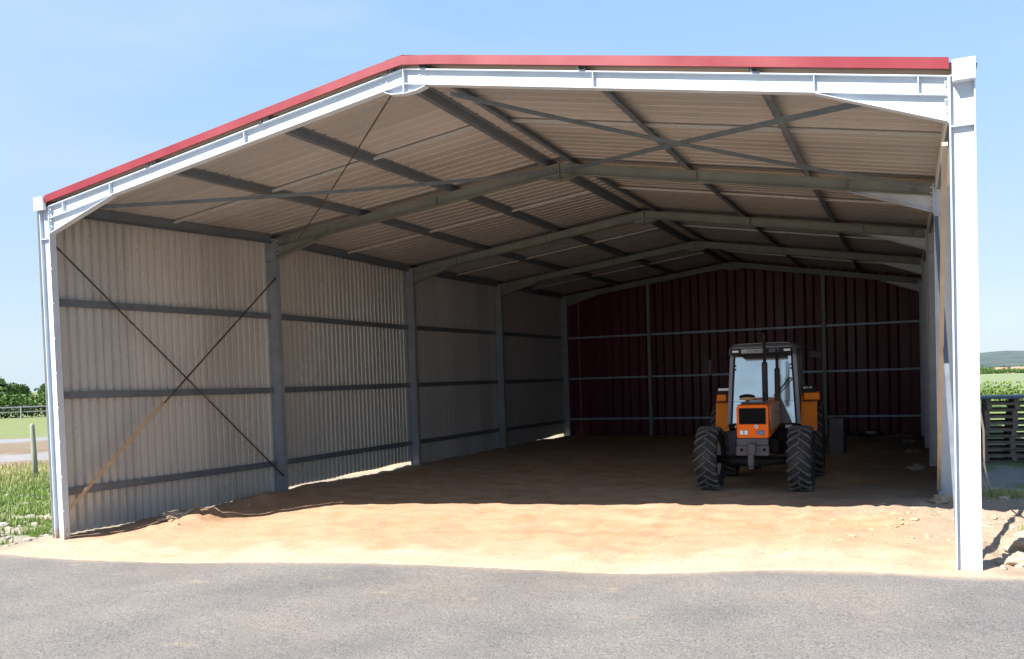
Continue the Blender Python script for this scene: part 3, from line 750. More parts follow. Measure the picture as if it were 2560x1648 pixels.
# exhaust and intake stacks
ex = MB().lathe([(.0, 1.66), (.052, 1.66), (.055, 1.70), (.055, 2.40), (.048, 2.43), (.030, 2.43), (.030, 2.95), (.024, 2.95), (.024, 2.86), (0, 2.86)], 'z', (hx + .135, .25, 0), 18).build('exhaust_pipe', M['pipe'], tr)
MB().tube([(hx + .135, .25, 2.94), (hx + .135, .17, 3.0), (hx + .135, .10, 3.01)], [.032, .033, .034], 12, False).build('exhaust_tip', M['pipe'], ex)
MB().lathe([(0, 1.68), (.050, 1.68), (.052, 1.72), (.052, 2.28), (.046, 2.31), (.028, 2.31), (.028, 2.68), (0, 2.68)], 'z', (hx + .335, .55, 0), 18).build('intake_pipe', M['pipe'], tr)
# chassis, engine, front weight bracket, axle
b = MB(); b.cbox((0, .6, .86), (.36, 2.2, .36), .03); b.cbox((0, 1.9, .92), (.60, 1.3, .50), .04); b.cbox((hx, .3, 1.08), (.42, 1.2, .16), .02)
b.cbox((-.30, .55, .80), (.20, .5, .22), .03); b.cbox((.32, .6, .82), (.22, .5, .30), .03)
b.tube([(-.24, -.1, .78), (-.36, .4, .66), (-.30, .9, .72)], .03, 8); b.build('chassis', M['black'], tr)
b = MB(); b.cbox((hx - .01, -.66, .985), (.56, .16, .13), .015); b.cbox((hx - .01, -.68, .825), (.58, .12, .19), .012)
fb = b.build('weight_bracket', M['cast'], tr)
b = MB(); b.cbox((hx - .01, -.80, .86), (.13, .12, .20), .012); b.cbox((hx - .03, -.80, .66), (.105, .12, .22), .012); b.cbox((hx - .03, -.78, .52), (.08, .08, .06), .01)
b.build('tow_hitch', M['cast'], fb)
b = MB()
for xx in (-.2, .2): b.lathe([(0, -.746), (.034, -.746), (.034, -.735)], 'y', (hx + xx, 0, .84), 4, False)
b.build('bracket_holes', M['grille'], fb)
b = MB(); b.tube([(-.72, 0, .60), (-.35, 0, .56), (0, 0, .55), (.35, 0, .56), (.72, 0, .60)], [.075, .07, .12, .07, .075], 12)
b.lathe([(0, -.14), (.13, -.1), (.15, 0), (.13, .1), (0, .14)], 'x', (.0, 0, .55), 16)
b.tube([(-.66, .16, .62), (0, .20, .60), (.66, .16, .62)], .022, 8); b.build('front_axle', M['black'], tr)
b = MB(); b.tube([(-.75, 2.5, .80), (0, 2.5, .80), (.75, 2.5, .80)], [.10, .16, .10], 12); b.build('rear_axle', M['cast'], tr)
# wheels
def wheel(x, y, rad, wd, nl, rimr, steer=0.0):
    hw = wd / 2; w = empty('wheel', (x, y, rad), steer); w.parent = tr
    cr = rad - .045
    prof = [(rimr, -hw * .72), (rimr + .02, -hw * .86), (rimr + (cr - rimr) * .5, -hw * 1.04), (cr - .06, -hw * 1.0), (cr - .012, -hw * .86), (cr + .008, -hw * .45), (cr + .012, 0), (cr + .008, hw * .45), (cr - .012, hw * .86), (cr - .06, hw * 1.0), (rimr + (cr - rimr) * .5, hw * 1.04), (rimr + .02, hw * .86), (rimr, hw * .72)]
    t = MB().lathe(prof, 'x', (0, 0, 0), 56).build('tyre', M['rubber'], w)
    L = MB(); wl = 2 * math.pi * cr / nl * .21
    for k in range(nl):
        for s_ in (-1, 1):
            a0 = 2 * math.pi * (k + (.5 if s_ > 0 else 0)) / nl
            V = []; n = 7
            for i in range(n):
                u = i / (n - 1); xx = s_ * lerp(-.025, hw * 1.03, u)
                # lugs sweep back from the centre: V shape pointing down at the front face
                a = a0 + (u * .55) * (2 * math.pi / nl) * 1.9
                base = cr + .006 if u < .85 else cr - .02 - (u - .85) * .15
                top = rad if u < .85 else rad - .012 - (u - .85) * .10
                hwid = wl * (.50 if u < .9 else .62) / cr
                for aa, rr in ((a - hwid * 1.2, base), (a - hwid * .8, top), (a + hwid * .8, top), (a + hwid * 1.2, base)):
                    V.append((xx, rr * math.cos(aa), rr * math.sin(aa)))
            F = [(i * 4 + j, i * 4 + j + 1, (i + 1) * 4 + j + 1, (i + 1) * 4 + j) for i in range(n - 1) for j in range(3)] + [(0, 1, 2, 3), (n * 4 - 1, n * 4 - 2, n * 4 - 3, n * 4 - 4)]
            L.add(V, F)
    L.build('tread', M['lug'], t)
    r = MB().lathe([(rimr + .004, -hw * .7), (rimr - .02, -hw * .66), (rimr - .03, -hw * .3), (rimr * .86, 0), (rimr * .5, .03), (.10, .05), (.09, hw * .4), (0, hw * .42)], 'x', (0, 0, 0), 32)
    r.lathe([(rimr + .004, hw * .7), (rimr - .02, hw * .66), (rimr - .03, hw * .3), (rimr * .86, 0)], 'x', (0, 0, 0), 32)
    r.lathe([(0, -hw * .5), (.11, -hw * .48), (.12, -.02), (rimr * .5, .0)], 'x', (0, 0, 0), 24)
    r.build('rim', M['rim'], w)
    return w
for s_ in (-1, 1):
    wheel(s_ * .835, 0, .615, .40, 20, .33, R(-2))
    wheel(s_ * .89, 2.52, .80, .46, 22, .42)
# rear fenders (sloping front plate + top) with lamps
for s_ in (-1, 1):
    x0, x1 = (.73, 1.04) if s_ > 0 else (-.99, -.70)
    b = MB()
    pts = [(1.72, 1.02), (1.66, 1.02), (1.82, 1.60), (1.90, 1.72), (2.10, 1.78), (2.9, 1.78), (3.15, 1.65), (3.3, 1.35), (3.25, 1.35), (3.1, 1.60), (2.9, 1.74), (2.12, 1.74), (1.93, 1.68), (1.87, 1.60)]
    n = len(pts); V = [(x0, y, z) for y, z in pts] + [(x1, y, z) for y, z in pts]
    F = [(i, (i + 1) % n, (i + 1) % n + n, i + n) for i in range(n)]
    b.add(V, F); inner = x0 if s_ > 0 else x1
    b.add([(inner, 1.70, 1.02), (inner, 1.86, 1.6), (inner, 2.1, 1.745), (inner, 2.9, 1.745), (inner, 3.2, 1.4), (inner, 3.2, 1.0)], [(0, 1, 2, 3, 4, 5)])
    f = b.build('fender', M['orange2'], tr)
    MB().cbox((.5 * (x0 + x1) + (-.02 if s_ < 0 else .06), 1.80, 1.715), (.20 if s_ < 0 else .30, .10, .14), .012).build('fender_cap', M['orange2'], f)
    MB().box(x0 + .03, x1 - .02, 1.73, 1.742, 1.615, 1.64).build('fender_gap', M['black'], f)
    lb = MB().cbox((.5 * (x0 + x1) + .02, 1.84, 1.86), (.24, .10, .13), .01).build('indicator_box', M['black'], f)
    if s_ < 0: MB().box(x0 + .06, x1 + .02, 1.783, 1.788, 1.865, 1.915).build('lamp_lens', M['white'], lb)
    MB().box(x0 + .02, x1 - .01, 1.652, 1.66, 1.022, 1.035).build('fender_edge', M['tan'], f)
def text(s_, size, loc, m, parent, ext=.002, name='lettering'):
    c = bpy.data.curves.new(name, 'FONT'); c.body = s_; c.size = size; c.extrude = ext; c.align_x = 'CENTER'; c.resolution_u = 3
    o = bpy.data.objects.new(name, c); COL.objects.link(o); o.location = loc; o.rotation_euler = (R(90), 0, 0); c.materials.append(m); o.parent = parent
    dg = bpy.context.evaluated_depsgraph_get(); me = bpy.data.meshes.new_from_object(o.evaluated_get(dg)); me.materials.clear(); me.materials.append(m)
    bpy.data.objects.remove(o); q = bpy.data.objects.new(name, me); COL.objects.link(q); q.parent = parent; q.location = loc; q.rotation_euler = (R(90), 0, 0); return q
ib = MB().cbox((.88, 1.60, 1.90), (.20, .03, .08), .008).build('model_plate', M['black'], tr)
text('651.4S', .062, (.88, 1.582, 1.878), M['white'], ib)
# cab: frame, glass, roof
cy0, cy1 = 1.62, 2.95
def pil(p0, p1, w, d, m='pillar', par=None, name='pillar'):
    return MB().beam(p0, p1, w, d, (0, 1, 0)).build(name, M[m], par)
b = MB(); b.cbox((0.0, 2.25, 1.13), (1.42, 1.35, .10), .02); b.cbox((0, 2.3, .98), (1.1, 1.2, .22), .02)
cab = b.build('cab_base', M['black'], tr)
XB, XT = .70, .625
for s_ in (-1, 1):
    pil((s_ * XB, cy0, 1.16), (s_ * XT, cy0 + .14, 2.62), .07, .07, 'pillar', cab)
    pil((s_ * (XB + .02), cy1, 1.16), (s_ * (XT + .02), cy1 - .05, 2.62), .09, .08, 'cab', cab)
    pil((s_ * (XB + .01), 2.25, 1.5), (s_ * (XT + .01), 2.3, 2.62), .05, .05, 'cab', cab)
    # inner dark seal beside the glass
    pil((s_ * (XB - .055), cy0 - .005, 1.18), (s_ * (XT - .055), cy0 + .135, 2.58), .035, .03, 'black', cab, 'seal')
    MB().add([(s_ * (XB - .0), cy0 + .05, 1.30), (s_ * (XT), cy0 + .17, 2.55), (s_ * (XT), cy1 - .08, 2.55), (s_ * (XB), cy1 - .05, 1.30), (s_ * (XB - .008), cy0 + .05, 1.30), (s_ * (XT - .008), cy0 + .17, 2.55), (s_ * (XT - .008), cy1 - .08, 2.55), (s_ * (XB - .008), cy1 - .05, 1.30)],
             [(0, 1, 2, 3), (7, 6, 5, 4), (0, 4, 5, 1), (1, 5, 6, 2), (2, 6, 7, 3), (3, 7, 4, 0)]).build('side_door', M['cab'], cab)
gx0, gx1 = XB - .05, XT - .05
def pane(za, zb, name='windscreen'):
    f0 = (za - 1.16) / 1.46; f1 = (zb - 1.16) / 1.46
    ya, yb_ = cy0 + .14 * f0 - .012, cy0 + .14 * f1 - .012; wa, wb = lerp(gx0, gx1, f0), lerp(gx0, gx1, f1)
    return MB().hexa([(-wa, ya, za), (wa, ya, za), (wa, ya + .006, za), (-wa, ya + .006, za), (-wb, yb_, zb), (wb, yb_, zb), (wb, yb_ + .006, zb), (-wb, yb_ + .006, zb)]).build(name, M['glass'], cab)
pane(1.635, 2.56); pane(1.185, 1.628, 'lower_windscreen')
MB().add([(hx + .30, 1.595, 1.70), (hx + .52, 1.600, 1.18), (hx + .30, 1.595, 1.18), (hx + .30, 1.585, 1.70), (hx + .52, 1.590, 1.18), (hx + .30, 1.585, 1.18)], [(0, 1, 2), (5, 4, 3), (0, 1, 4, 3), (1, 2, 5, 4), (2, 0, 3, 5)]).build('tank_plate', M['cab'], cab)
b = MB()
for s_, zz in ((-1, 2.30), (-1, 2.38), (1, 2.30), (1, 2.38)): b.cbox((s_ * .555, cy0 + .10 - .012, zz), (.03, .02, .035), .004)
b.build('hinge', M['black'], cab)
# roof: rounded slab
def ring(y, hw, z0, z1, r_): return [(-hw, y, z0), (hw, y, z0), (hw, y, z1 - r_), (hw - r_ * .3, y, z1 - r_ * .35), (hw - r_, y, z1), (-hw + r_, y, z1), (-hw + r_ * .3, y, z1 - r_ * .35), (-hw, y, z1 - r_)]
rings = [ring(1.50, .60, 2.66, 2.76, .05), ring(1.54, .655, 2.60, 2.80, .09), ring(1.70, .68, 2.60, 2.835, .11), ring(2.9, .69, 2.60, 2.835, .11), ring(3.02, .66, 2.62, 2.78, .09)]
V = [p for r in rings for p in r]
F = [(i * 8 + k, i * 8 + (k + 1) % 8, (i + 1) * 8 + (k + 1) % 8, (i + 1) * 8 + k) for i in range(4) for k in range(8)] + [tuple(range(8)), tuple(range(39, 31, -1))]
roof = MB().add(V, F).build('cab_roof', M['cab'], cab)
MB().tube([(-.56, 1.56, 2.805), (-.4, 1.56, 2.822), (0, 1.56, 2.828), (.4, 1.56, 2.826), (.56, 1.56, 2.815)], .009, 8).build('roof_trim', M['pillar'], roof)
MB().cbox((.06, 1.60, 2.555), (.86, .16, .07), .01).build('sun_visor', M['black'], roof)
MB().cbox((.0, 1.50, 2.665), (1.22, .05, .12), .012).build('roof_fascia', M['black'], roof)
pl = MB().cbox((-.17, 1.468, 2.672), (.46, .02, .085), .004).build('sign_plate', M['plate'], roof)
text('SAUADA', .078, (-.13, 1.452, 2.646), M['letter'], pl)
MB().cbox((.25, 1.468, 2.672), (.20, .018, .085), .004).build('roof_panel', M['cast'], roof)
for xx, w_ in ((-.515, .13), (.505, .13)):
    MB().cbox((xx, 1.466, 2.672), (w_, .02, .045), .004).build('roof_lamp', M['white'], roof)
# wipers
def gy(z): return cy0 + .14 * (z - 1.16) / 1.46 - .012 - .022
wb = MB(); wb.tube([(x, gy(z), z) for x, z in ((.21, 1.74), (.30, 1.82), (.49, 2.07), (.53, 2.10), (.565, 2.095), (.575, 2.07), (.55, 2.05))], .013, 8); wb.tube([(x, gy(z), z) for x, z in ((.24, 1.70), (.40, 1.87), (.55, 2.05))], .008, 6)
wp = wb.build('wiper_arm', M['black'], cab)
MB().tube([(x, gy(z) + .008, z) for x, z in ((.523, 2.40), (.51, 2.1), (.517, 1.66))], [.006, .010, .005], 6).build('wiper_blade', M['black'], wp)
# mirrors
for s_, zz, yy in ((-1, 2.36, 1.55), (1, 2.56, 1.7)):
    a = MB().tube([(s_ * .66, 1.7, zz + .2 if s_ < 0 else 2.66), (s_ * .95, yy - .1, zz + .18), (s_ * 1.04, yy - .1, zz + .10)], .010, 6).build('mirror_arm', M['black'], cab)
    MB().cbox((s_ * 1.04, yy - .1, zz), (.09 if s_ < 0 else .24, .04, .34 if s_ < 0 else .14), .012).build('mirror', M['black'], a)
for xx in (-.52, .50): MB().cbox((xx, 1.555, 1.115), (.10 if xx < 0 else .14, .05, .065), .012).build('step_lamp', M['white'], cab)
b = MB(); b.cbox((.52, 1.35, .62), (.40, .34, .04), .006); b.cbox((.52, 1.42, .92), (.36, .26, .04), .006); b.cbox((.70, 1.40, .75), (.03, .28, .5), .006); b.cbox((.36, 1.40, .80), (.28, .30, .44), .02)
b.build('step', M['black'], tr)
b = MB(); b.cbox((-.50, 1.35, .80), (.32, .36, .50), .04); b.build('battery_box', M['cast'], tr)

# ------------------------------------------------------------------ things in the shed
b = MB(); b.cbox((0, 0, .52), (.38, .75, .98), .012)
gb = b.build('storage_tank', M['greybox'], None); gb.location = (10.88, 16.0, H(10.9, 15.8) - .04); gb.rotation_euler = (0, 0, R(-3))
tag(gb, 'tall plain grey-green box standing on the earth behind the tractor', 'box')
MB().box(-.17, .17, -.384, -.377, .06, .94).build('front_panel', M['cab'], gb)
random.seed(11)
def lumpy(name, r, m, sub=3, sq=(1, 1, .6), seed=0, amp=.35, parent=None):
    import bmesh
    bm = bmesh.new(); bmesh.ops.create_icosphere(bm, subdivisions=sub, radius=r)
    for v in bm.verts:
        d = v.co.normalized(); k = 1 + amp * noise.fractal(d * 1.6 + Vector((seed, 0, 0)), 1, 2, 4)
        v.co = Vector((d.x * r * k * sq[0], d.y * r * k * sq[1], d.z * r * k * sq[2]))
    me = bpy.data.meshes.new(name); bm.to_mesh(me); bm.free(); me.materials.append(M[m])
    o = bpy.data.objects.new(name, me); COL.objects.link(o); o.parent = parent; return o
dp = lumpy('plastic_sheet', .42, 'plastic', 4, (1.6, .5, .28), 3, .7); dp.location = (11.2, 23.3, -.26)
tag(dp, 'crumpled black plastic sheet lying at the foot of the red rear wall', 'plastic sheet')
ds = lumpy('scrap_metal', .12, 'tin', 3, (1.4, .6, .35), 5, .8); ds.location = (11.45, 23.2, -.17)
tag(ds, 'small pale scrap on the black plastic by the rear wall', 'scrap')
dk = lumpy('plank_offcut', .3, 'wood', 2, (2.0, .4, .25), 8, .3); dk.location = (12.4, 22.9, -.27)
tag(dk, 'dark wooden offcut lying in the rear right corner of the shed', 'offcut')
for i, (x, y, w, l) in enumerate([(12.72, 20.2, .25, .6), (12.78, 15.6, .22, .5), (12.82, 11.0, .24, .42)]):
    o = lumpy('concrete_lump', .3, 'rubble', 3, (w / .3 * .9, l / .3 * .6, .3), 20 + i, .4); o.location = (x, y, H(x, y) - .0)
    tag(o, ['greyish concrete lump by the farthest right post', 'greyish concrete lump by the middle right post', 'greyish concrete lump by the second nearest right post'][i], 'concrete lump', 'concrete lumps along the right side')
o = lumpy('rock', .17, 'rock', 4, (1.25, .9, .55), 41, .5); o.location = (13.19, 5.05, H(13.19, 5.05) + .04)
tag(o, 'pale broken stone resting against the second right post', 'stone')
o = lumpy('rock', .42, 'rock', 5, (.85, 1.35, .50), 47, .45); o.location = (14.02, 1.25, H(14.02, 1.25) - .03)
tag(o, 'large sandy boulder on the ground right of the front post', 'boulder')
o = lumpy('rock', .16, 'rock', 4, (1.1, 1.0, .7), 52, .5); o.location = (13.72, .45, H(13.72, .45) + .02)
tag(o, 'smaller sandstone lump beside the boulder and the front right post', 'stone')
o = lumpy('rock', .15, 'rock', 4, (1.0, 1.6, .55), 57, .6); o.location = (.82, 1.55, H(.82, 1.55) + .02)
tag(o, 'jagged pale stone on the sunlit heap by the left wall', 'stone')
st = MB().tube([(.95, 1.55, H(.95, 1.55) - .02), (1.05, 1.95, H(1.05, 1.95) + .14)], [.03, .022], 7).build('wooden_stake', M['post'])
tag(st, 'short wooden stake sticking up out of the heap by the left wall', 'stake')
# pale hose hanging beside the front right post
hz = [(13.36, .9, 1.95), (13.37, .95, 1.8), (13.39, 1.1, 1.65), (13.50, 2.2, 1.35), (13.62, 3.9, .75), (13.78, 5.4, .30), (13.88, 6.15, H(13.88, 6.15) + .01)]
o = MB().tube(hz, .012, 8).build('hose', M['hose'])
tag(o, 'thin pale hose trailing down to the ground outside the front right post', 'hose')

# stones and clods (nobody could count them)
def scatter(name, m, n, pick, rmin, rmax, flat=.6):
    import bmesh
    b = MB(); T = []
    for k in range(6):
        bm = bmesh.new(); bmesh.ops.create_icosphere(bm, subdivisions=1, radius=1)
        for v in bm.verts:
            d = v.co.normalized(); v.co = d * (1 + .5 * noise.noise(d * 2 + Vector((k * 7, 0, 0))))
        T.append(([v.co.copy() for v in bm.verts], [[v.index for v in f.verts] for f in bm.faces])); bm.free()
    for i in range(n):
        x, y, s_ = pick()
        r = lerp(rmin, rmax, random.random() ** 3) * s_; V, F = random.choice(T); a = random.random() * 6.28; ca_, sa = math.cos(a), math.sin(a)
        z = H(x, y); ax = random.uniform(.7, 1.6); random_sink = random.uniform(-.35, .3)
        b.add([(x + r * ax * (v.x * ca_ - v.y * sa), y + r * (v.x * sa + v.y * ca_), z + r * flat * (v.z + random_sink)) for v in V], F)
    b.raw = True
    return b.build(name, m)
def pk_sand():
    t = random.random()
    if t < .42: return random.gauss(12.6, .7), random.uniform(1.2, 5.2), 1.25
    if t < .62: return max(.15, random.gauss(.9, .45)), random.gauss(2.0, 1.0), 1.1
    if t < .72: return random.uniform(.0, .45), random.uniform(3, 20), 1.0
    if t < .85: return random.uniform(.4, 12.9), random.uniform(4.5, 12), .6
    return random.uniform(.3, 13), random.uniform(-.6, 4.5), .6
def okpk(f, cond):
    def g():
        while True:
            p = f()
            if cond(p): return p
    return g
o = scatter('clods', M['clod'], 420, okpk(pk_sand, lambda p: -.1 < p[0] < 13.6 and p[1] > edge_y(p[0]) + .1),   .006, .034); tag(o, 'loose earth clods and pebbles on the sandy floor', 'clods', kind='stuff')
o = scatter('gravel', M['rubble'], 5000, lambda: (random.uniform(-9, -.4), random.uniform(-1.2, 9), 1.0), .012, .085, .5); tag(o, 'pale stone rubble on the grass left of the shed', 'rubble', kind='stuff')
o = scatter('stones', M['rock'], 700, lambda: (random.uniform(13.45, 17), random.uniform(-.1, 8), 1.0), .012, .07, .6); tag(o, 'stones on the bare earth right of the shed', 'stones', kind='stuff')
o = scatter('grit', M['asphalt'], 900, lambda: (random.uniform(0, 14), edge_y(7) - random.random() ** 2 * 3.5 + .25, .5), .008, .022, .6); tag(o, 'grit strewn along the asphalt edge', 'grit', kind='stuff')

# grass
def grass(name, m, n, pick, hmin, hmax, w=.012):
    b = MB()
    for i in range(n):
        x, y = pick(); z = H(x, y) - .01; h = random.uniform(hmin, hmax); a = random.random() * 6.28; l = random.uniform(.1, .6) * h; ww = w * random.uniform(.7, 1.5)
        dx, dy = math.cos(a), math.sin(a); px, py = -dy * ww, dx * ww
        b.add([(x - px, y - py, z), (x + px, y + py, z), (x + dx * l * .4 + px * .6, y + dy * l * .4 + py * .6, z + h * .6), (x + dx * l * .4 - px * .6, y + dy * l * .4 - py * .6, z + h * .6), (x + dx * l, y + dy * l, z + h)], [(0, 1, 2, 3), (3, 2, 4)])
    b.raw = True
    return b.build(name, m)
def band(s0, s1, t0, t1):  # along and across the sight line past the left post
    def f():
        s = random.uniform(s0, s1); t = random.uniform(t0, t1)
        return D0[0] - .80 * s + .60 * t, D0[1] + .60 * s + .80 * t
    return f
def patchy(f, th):
    def g():
        for _ in range(60):
            x, y = f()
            if fbm(x * 2.3, y * 2.3, 6.0, 4) + .4 * fbm(x * .5, y * .5, 4.0, 5) > th and x < -.5: return x, y
        return x, y
    return g
o = grass('grass', M['blade'], 26000, band(20, 30, -6, 3.5), .05, .19, .012); tag(o, 'rough green grass growing beyond the left post', 'grass', kind='stuff')
o = grass('grass', M['blade'], 9000, patchy(band(15.5, 20.5, -4, 3), .12), .05, .16, .012); tag(o, 'short grass growing through the rubble left of the shed', 'grass', kind='stuff')
o = grass('grass', M['straw'], 9000, band(26, 34, -6, 4), .08, .25, .014); tag(o, 'dry pale grass beyond the green patch on the left', 'grass', kind='stuff')
o = grass('weeds', M['straw'], 700, lambda: (random.gauss(14.05, .18), random.gauss(6.0, .25)), .04, .16, .008); tag(o, 'dry weeds at the edge of the shade right of the shed', 'weeds', kind='stuff')
o = grass('weeds', M['blade'], 1200, lambda: (random.gauss(14.25, .18), random.gauss(1.9, .3)), .03, .10, .008); tag(o, 'green weeds behind the boulder right of the shed', 'weeds', kind='stuff')

# wooden post on the left
zp = H(-10.3, 7.45)
po = MB().lathe([(0, -.1), (.075, -.1), (.072, .8), (.066, 1.5), (.058, 1.56), (.03, 1.585), (0, 1.59)], 'z', (0, 0, 0), 14).build('fence_post', M['post']); po.location = (-10.3, 7.45, zp); po.rotation_euler = (R(-1), R(-3.2), 0)
tag(po, 'lone round wooden post standing in the grass left of the shed', 'post')
# pale rail fence and dark hedge far left
def L(s, t): return Vector((D0[0] - .80 * s + .60 * t, D0[1] + .60 * s + .80 * t, 0))
fen = empty('rail_fence', L(91, 0) + Vector((0, 0, -.3))); tag(fen, 'pale rail fence running along the far side of the left field', 'fence')
for i in range(-14, 15):
    p = L(0, i * 2.4) - L(0, 0); MB().box(p.x - .05, p.x + .05, p.y - .05, p.y + .05, 0, 1.25).build('post', M['post'], fen)
for zz, m in ((1.16, 'rail'), (.72, 'post')):
    a = L(0, -34) - L(0, 0); c = L(0, 34) - L(0, 0)
    MB().beam((a.x, a.y, zz), (c.x, c.y, zz), .04, .11).build('rail', M[m], fen)

def leafcloud(b, blobs, n, size):
    tot = sum(r[3] * r[4] * r[5] for r in blobs)
    for (cx_, cy_, cz_, rx, ry, rz) in blobs:
        k = int(n * rx * ry * rz / tot)
        for i in range(k):
            d = Vector((random.gauss(0, 1), random.gauss(0, 1), random.gauss(0, 1))).normalized() * (random.random() ** .45)
            d *= 1 + .25 * noise.noise(d * 2.5 + Vector((cx_, cy_, cz_)))
            p = Vector((cx_ + d.x * rx, cy_ + d.y * ry, cz_ + d.z * rz))
            u = Vector((random.gauss(0, 1), random.gauss(0, 1), random.gauss(0, 1))).normalized(); w = u.orthogonal().normalized(); s_ = size * random.uniform(.6, 1.4)
            b.add([p - u * s_, p + w * s_ * .6, p + u * s_, p - w * s_ * .6], [(0, 1, 2, 3)])
def tree_proto(name, h, seed, m, leaves=2600, size=.22, spread=.42):
    random.seed(seed); t = empty(name)
    tb = MB(); tb.tube([(0, 0, -.2), (.05, 0, h * .25), (0, .08, h * .5), (.05, 0, h * .8)], [h * .035, h * .028, h * .018, h * .006], 8)
    blobs = []
    for i in range(11):
        a = i * 2.4 + random.random(); r = h * spread * random.uniform(.25, .75); zz = h * random.uniform(.25, .86)
        k = random.uniform(.13, .23) * h; c = (r * math.cos(a) * (1.15 - zz / h), r * math.sin(a) * (1.15 - zz / h), zz)
        blobs.append((*c, k, k, k * .8))
        tb.tube([(0, 0, zz * .55), (c[0] * .5, c[1] * .5, zz * .8), c], [h * .012, h * .008, h * .003], 5, False)
    blobs.append((0, 0, h * .83, h * .16, h * .16, h * .17))
    tb.build('trunk', M['bark'], t)
    cb = MB(); leafcloud(cb, blobs, leaves, size); cb.raw = True; cb.build('crown', m, t)
    return t
tp = [tree_proto('broadleaf_tree', 5.4, 3, M['leaf']), tree_proto('broadleaf_tree', 5.0, 9, M['leaf'], 2600, .2)]
random.seed(5)
tl = ['broadleaf tree at the far left edge of the tree line', 'second broadleaf tree in from the left edge', 'broadleaf tree in the middle of the far tree line', 'broadleaf tree just left of the shed post', 'lower broadleaf tree half hidden by the shed post']
k = 0
for i, (s_, t_, sc) in enumerate([(131, -9.0, 1.0), (134, -6.0, .95), (131, -2.8, .86), (133, .4, .72), (135, 3.4, .70), (138, -12, 1.05), (146, -4.6, .95), (147, -.8, .80)]):
    if i < 2: o = tp[i]
    else: o = copy_thing(tp[i % 2])
    p = L(s_, t_); o.location = (p.x, p.y, -.35); o.scale = (sc * 1.15, sc * 1.15, sc); o.rotation_euler = (0, 0, i * 1.3)
    lab = ['tall broadleaf tree, leftmost visible above the rail fence', 'broadleaf tree second from the left above the rail fence', 'mid-height broadleaf tree above the middle of the rail fence', 'lower broadleaf tree close to the left shed post', 'low broadleaf tree touching the left shed post', 'broadleaf tree at the very left end of the row', 'broadleaf tree in the back row behind the second tree', 'broadleaf tree in the back row near the shed post'][i]
    tag(o, lab, 'tree', 'trees beyond the left field')
# dark hedge under the rail
hb = MB(); random.seed(21)
for i in range(34):
    p = L(97, -26 + i * 1.5) ; leafcloud(hb, [(p.x, p.y, .35, 1.2, 1.2, .75)], 260, .13)
hb.raw = True; o = hb.build('hedge', M['leafd']); tag(o, 'long dark hedge under the tree line behind the pale rail fence', 'hedge')
# low shrub belt that closes the gap under the crowns
hb = MB()
for i in range(30):
    p = L(124 + random.uniform(-2, 2), -30 + i * 1.9); r = random.uniform(1.0, 1.5); leafcloud(hb, [(p.x, p.y, .9, r * 1.3, r * 1.3, r)], 330, .2)
hb.raw = True; o = hb.build('undergrowth', M['leaf']); tag(o, 'dense undergrowth at the foot of the far left trees', 'undergrowth', kind='stuff')

# right: bushes, pallets, houses, hill
def bush(x, y, h, w, seed, lab):
    random.seed(seed); t = empty('bush', (x, y, H(x, y)))
    blobs = [(random.uniform(-w, w) * .5, random.uniform(-.5, .5), h * random.uniform(.35, .68), w * random.uniform(.25, .42), w * .3, h * .34) for _ in range(7)]
    b = MB(); leafcloud(b, blobs, 2000, .075); b.raw = True; b.build('foliage', M['leafb'], t)
    s_ = MB()
    for q in blobs: s_.tube([(q[0] * .3, q[1] * .3, 0), (q[0], q[1], q[2])], [.03, .01], 5, False)
    s_.build('stem', M['bark'], t); return tag(t, lab, 'bush', 'bushes beyond the pallets')
bush(15.2, 40, 1.0, 2.4, 31, 'leafy green bush showing just right of the front post above the pallets')
bush(18.0, 43, 1.5, 3.0, 32, 'taller green bush at the right edge above the pallets')
bush(13.2, 44, 1.05, 2.4, 33, 'green bush mostly hidden behind the front right post')
bush(19.8, 41, 1.6, 2.4, 34, 'green bush outside the right edge of the view')

random.seed(17)
def pallet(name='pallet'):
    t = empty(name); b = MB()
    for i in range(7): b.box(-.6, .6, -.4 + i * .1183, -.4 + i * .1183 + .09, .122, .142)
    b.build('deck', M['wood'], t)
    for yy in (-.4, -.045, .31):
        b = MB(); b.box(-.6, .6, yy, yy + .09, .0, .02); b.box(-.6, .6, yy, yy + .09, .10, .1215)
        for xx in (-.6, -.05, .5): b.box(xx, xx + .1, yy, yy + .09, .0205, .0995)
        b.build('bearer', M['wood'], t)
    return t
pp = pallet(); n_ = 0
ords = ['bottom', 'second', 'third', 'fourth', 'fifth', 'sixth', 'seventh', 'eighth', 'ninth', 'top']
for col_, (x, y) in enumerate([(14.75, 12.6), (16.1, 12.75)]):
    z = H(x, y) + .02
    for i in range(10 if col_ != 1 else 8):
        o = pp if n_ == 0 else copy_thing(pp); n_ += 1
        o.location = (x + random.uniform(-.03, .03) + (.06 if i > 5 else 0), y + random.uniform(-.03, .03), z + i * .1445); o.rotation_euler = (0, 0, R(random.uniform(-3, 3) + 4))
        tag(o, '%s pallet of the %s' % (ords[i] if (i < 7 or col_ != 1) else 'topmost', ['grey wooden stack just right of the front post', 'shorter grey wooden stack at the right edge'][col_]), 'pallet', 'stacked wooden pallets right of the shed')
V = []; b = MB(); zt = H(14.75, 12.6) + .02 + 10 * .1445 + .006
for j in range(7):
    for i in range(13): V.append((14.06 + i * .115, 12.12 + j * .16, zt + .006 + .010 * abs(noise.noise(Vector((i * .8, j * .9, 2)))) - (.05 if j in (0,) else 0)))
b.add(V, [(j * 13 + i, j * 13 + i + 1, (j + 1) * 13 + i + 1, (j + 1) * 13 + i) for j in range(6) for i in range(12)], True)
o = b.build('plastic_cover', M['tarp']); s_ = o.modifiers.new('t', 'SOLIDIFY'); s_.thickness = .012
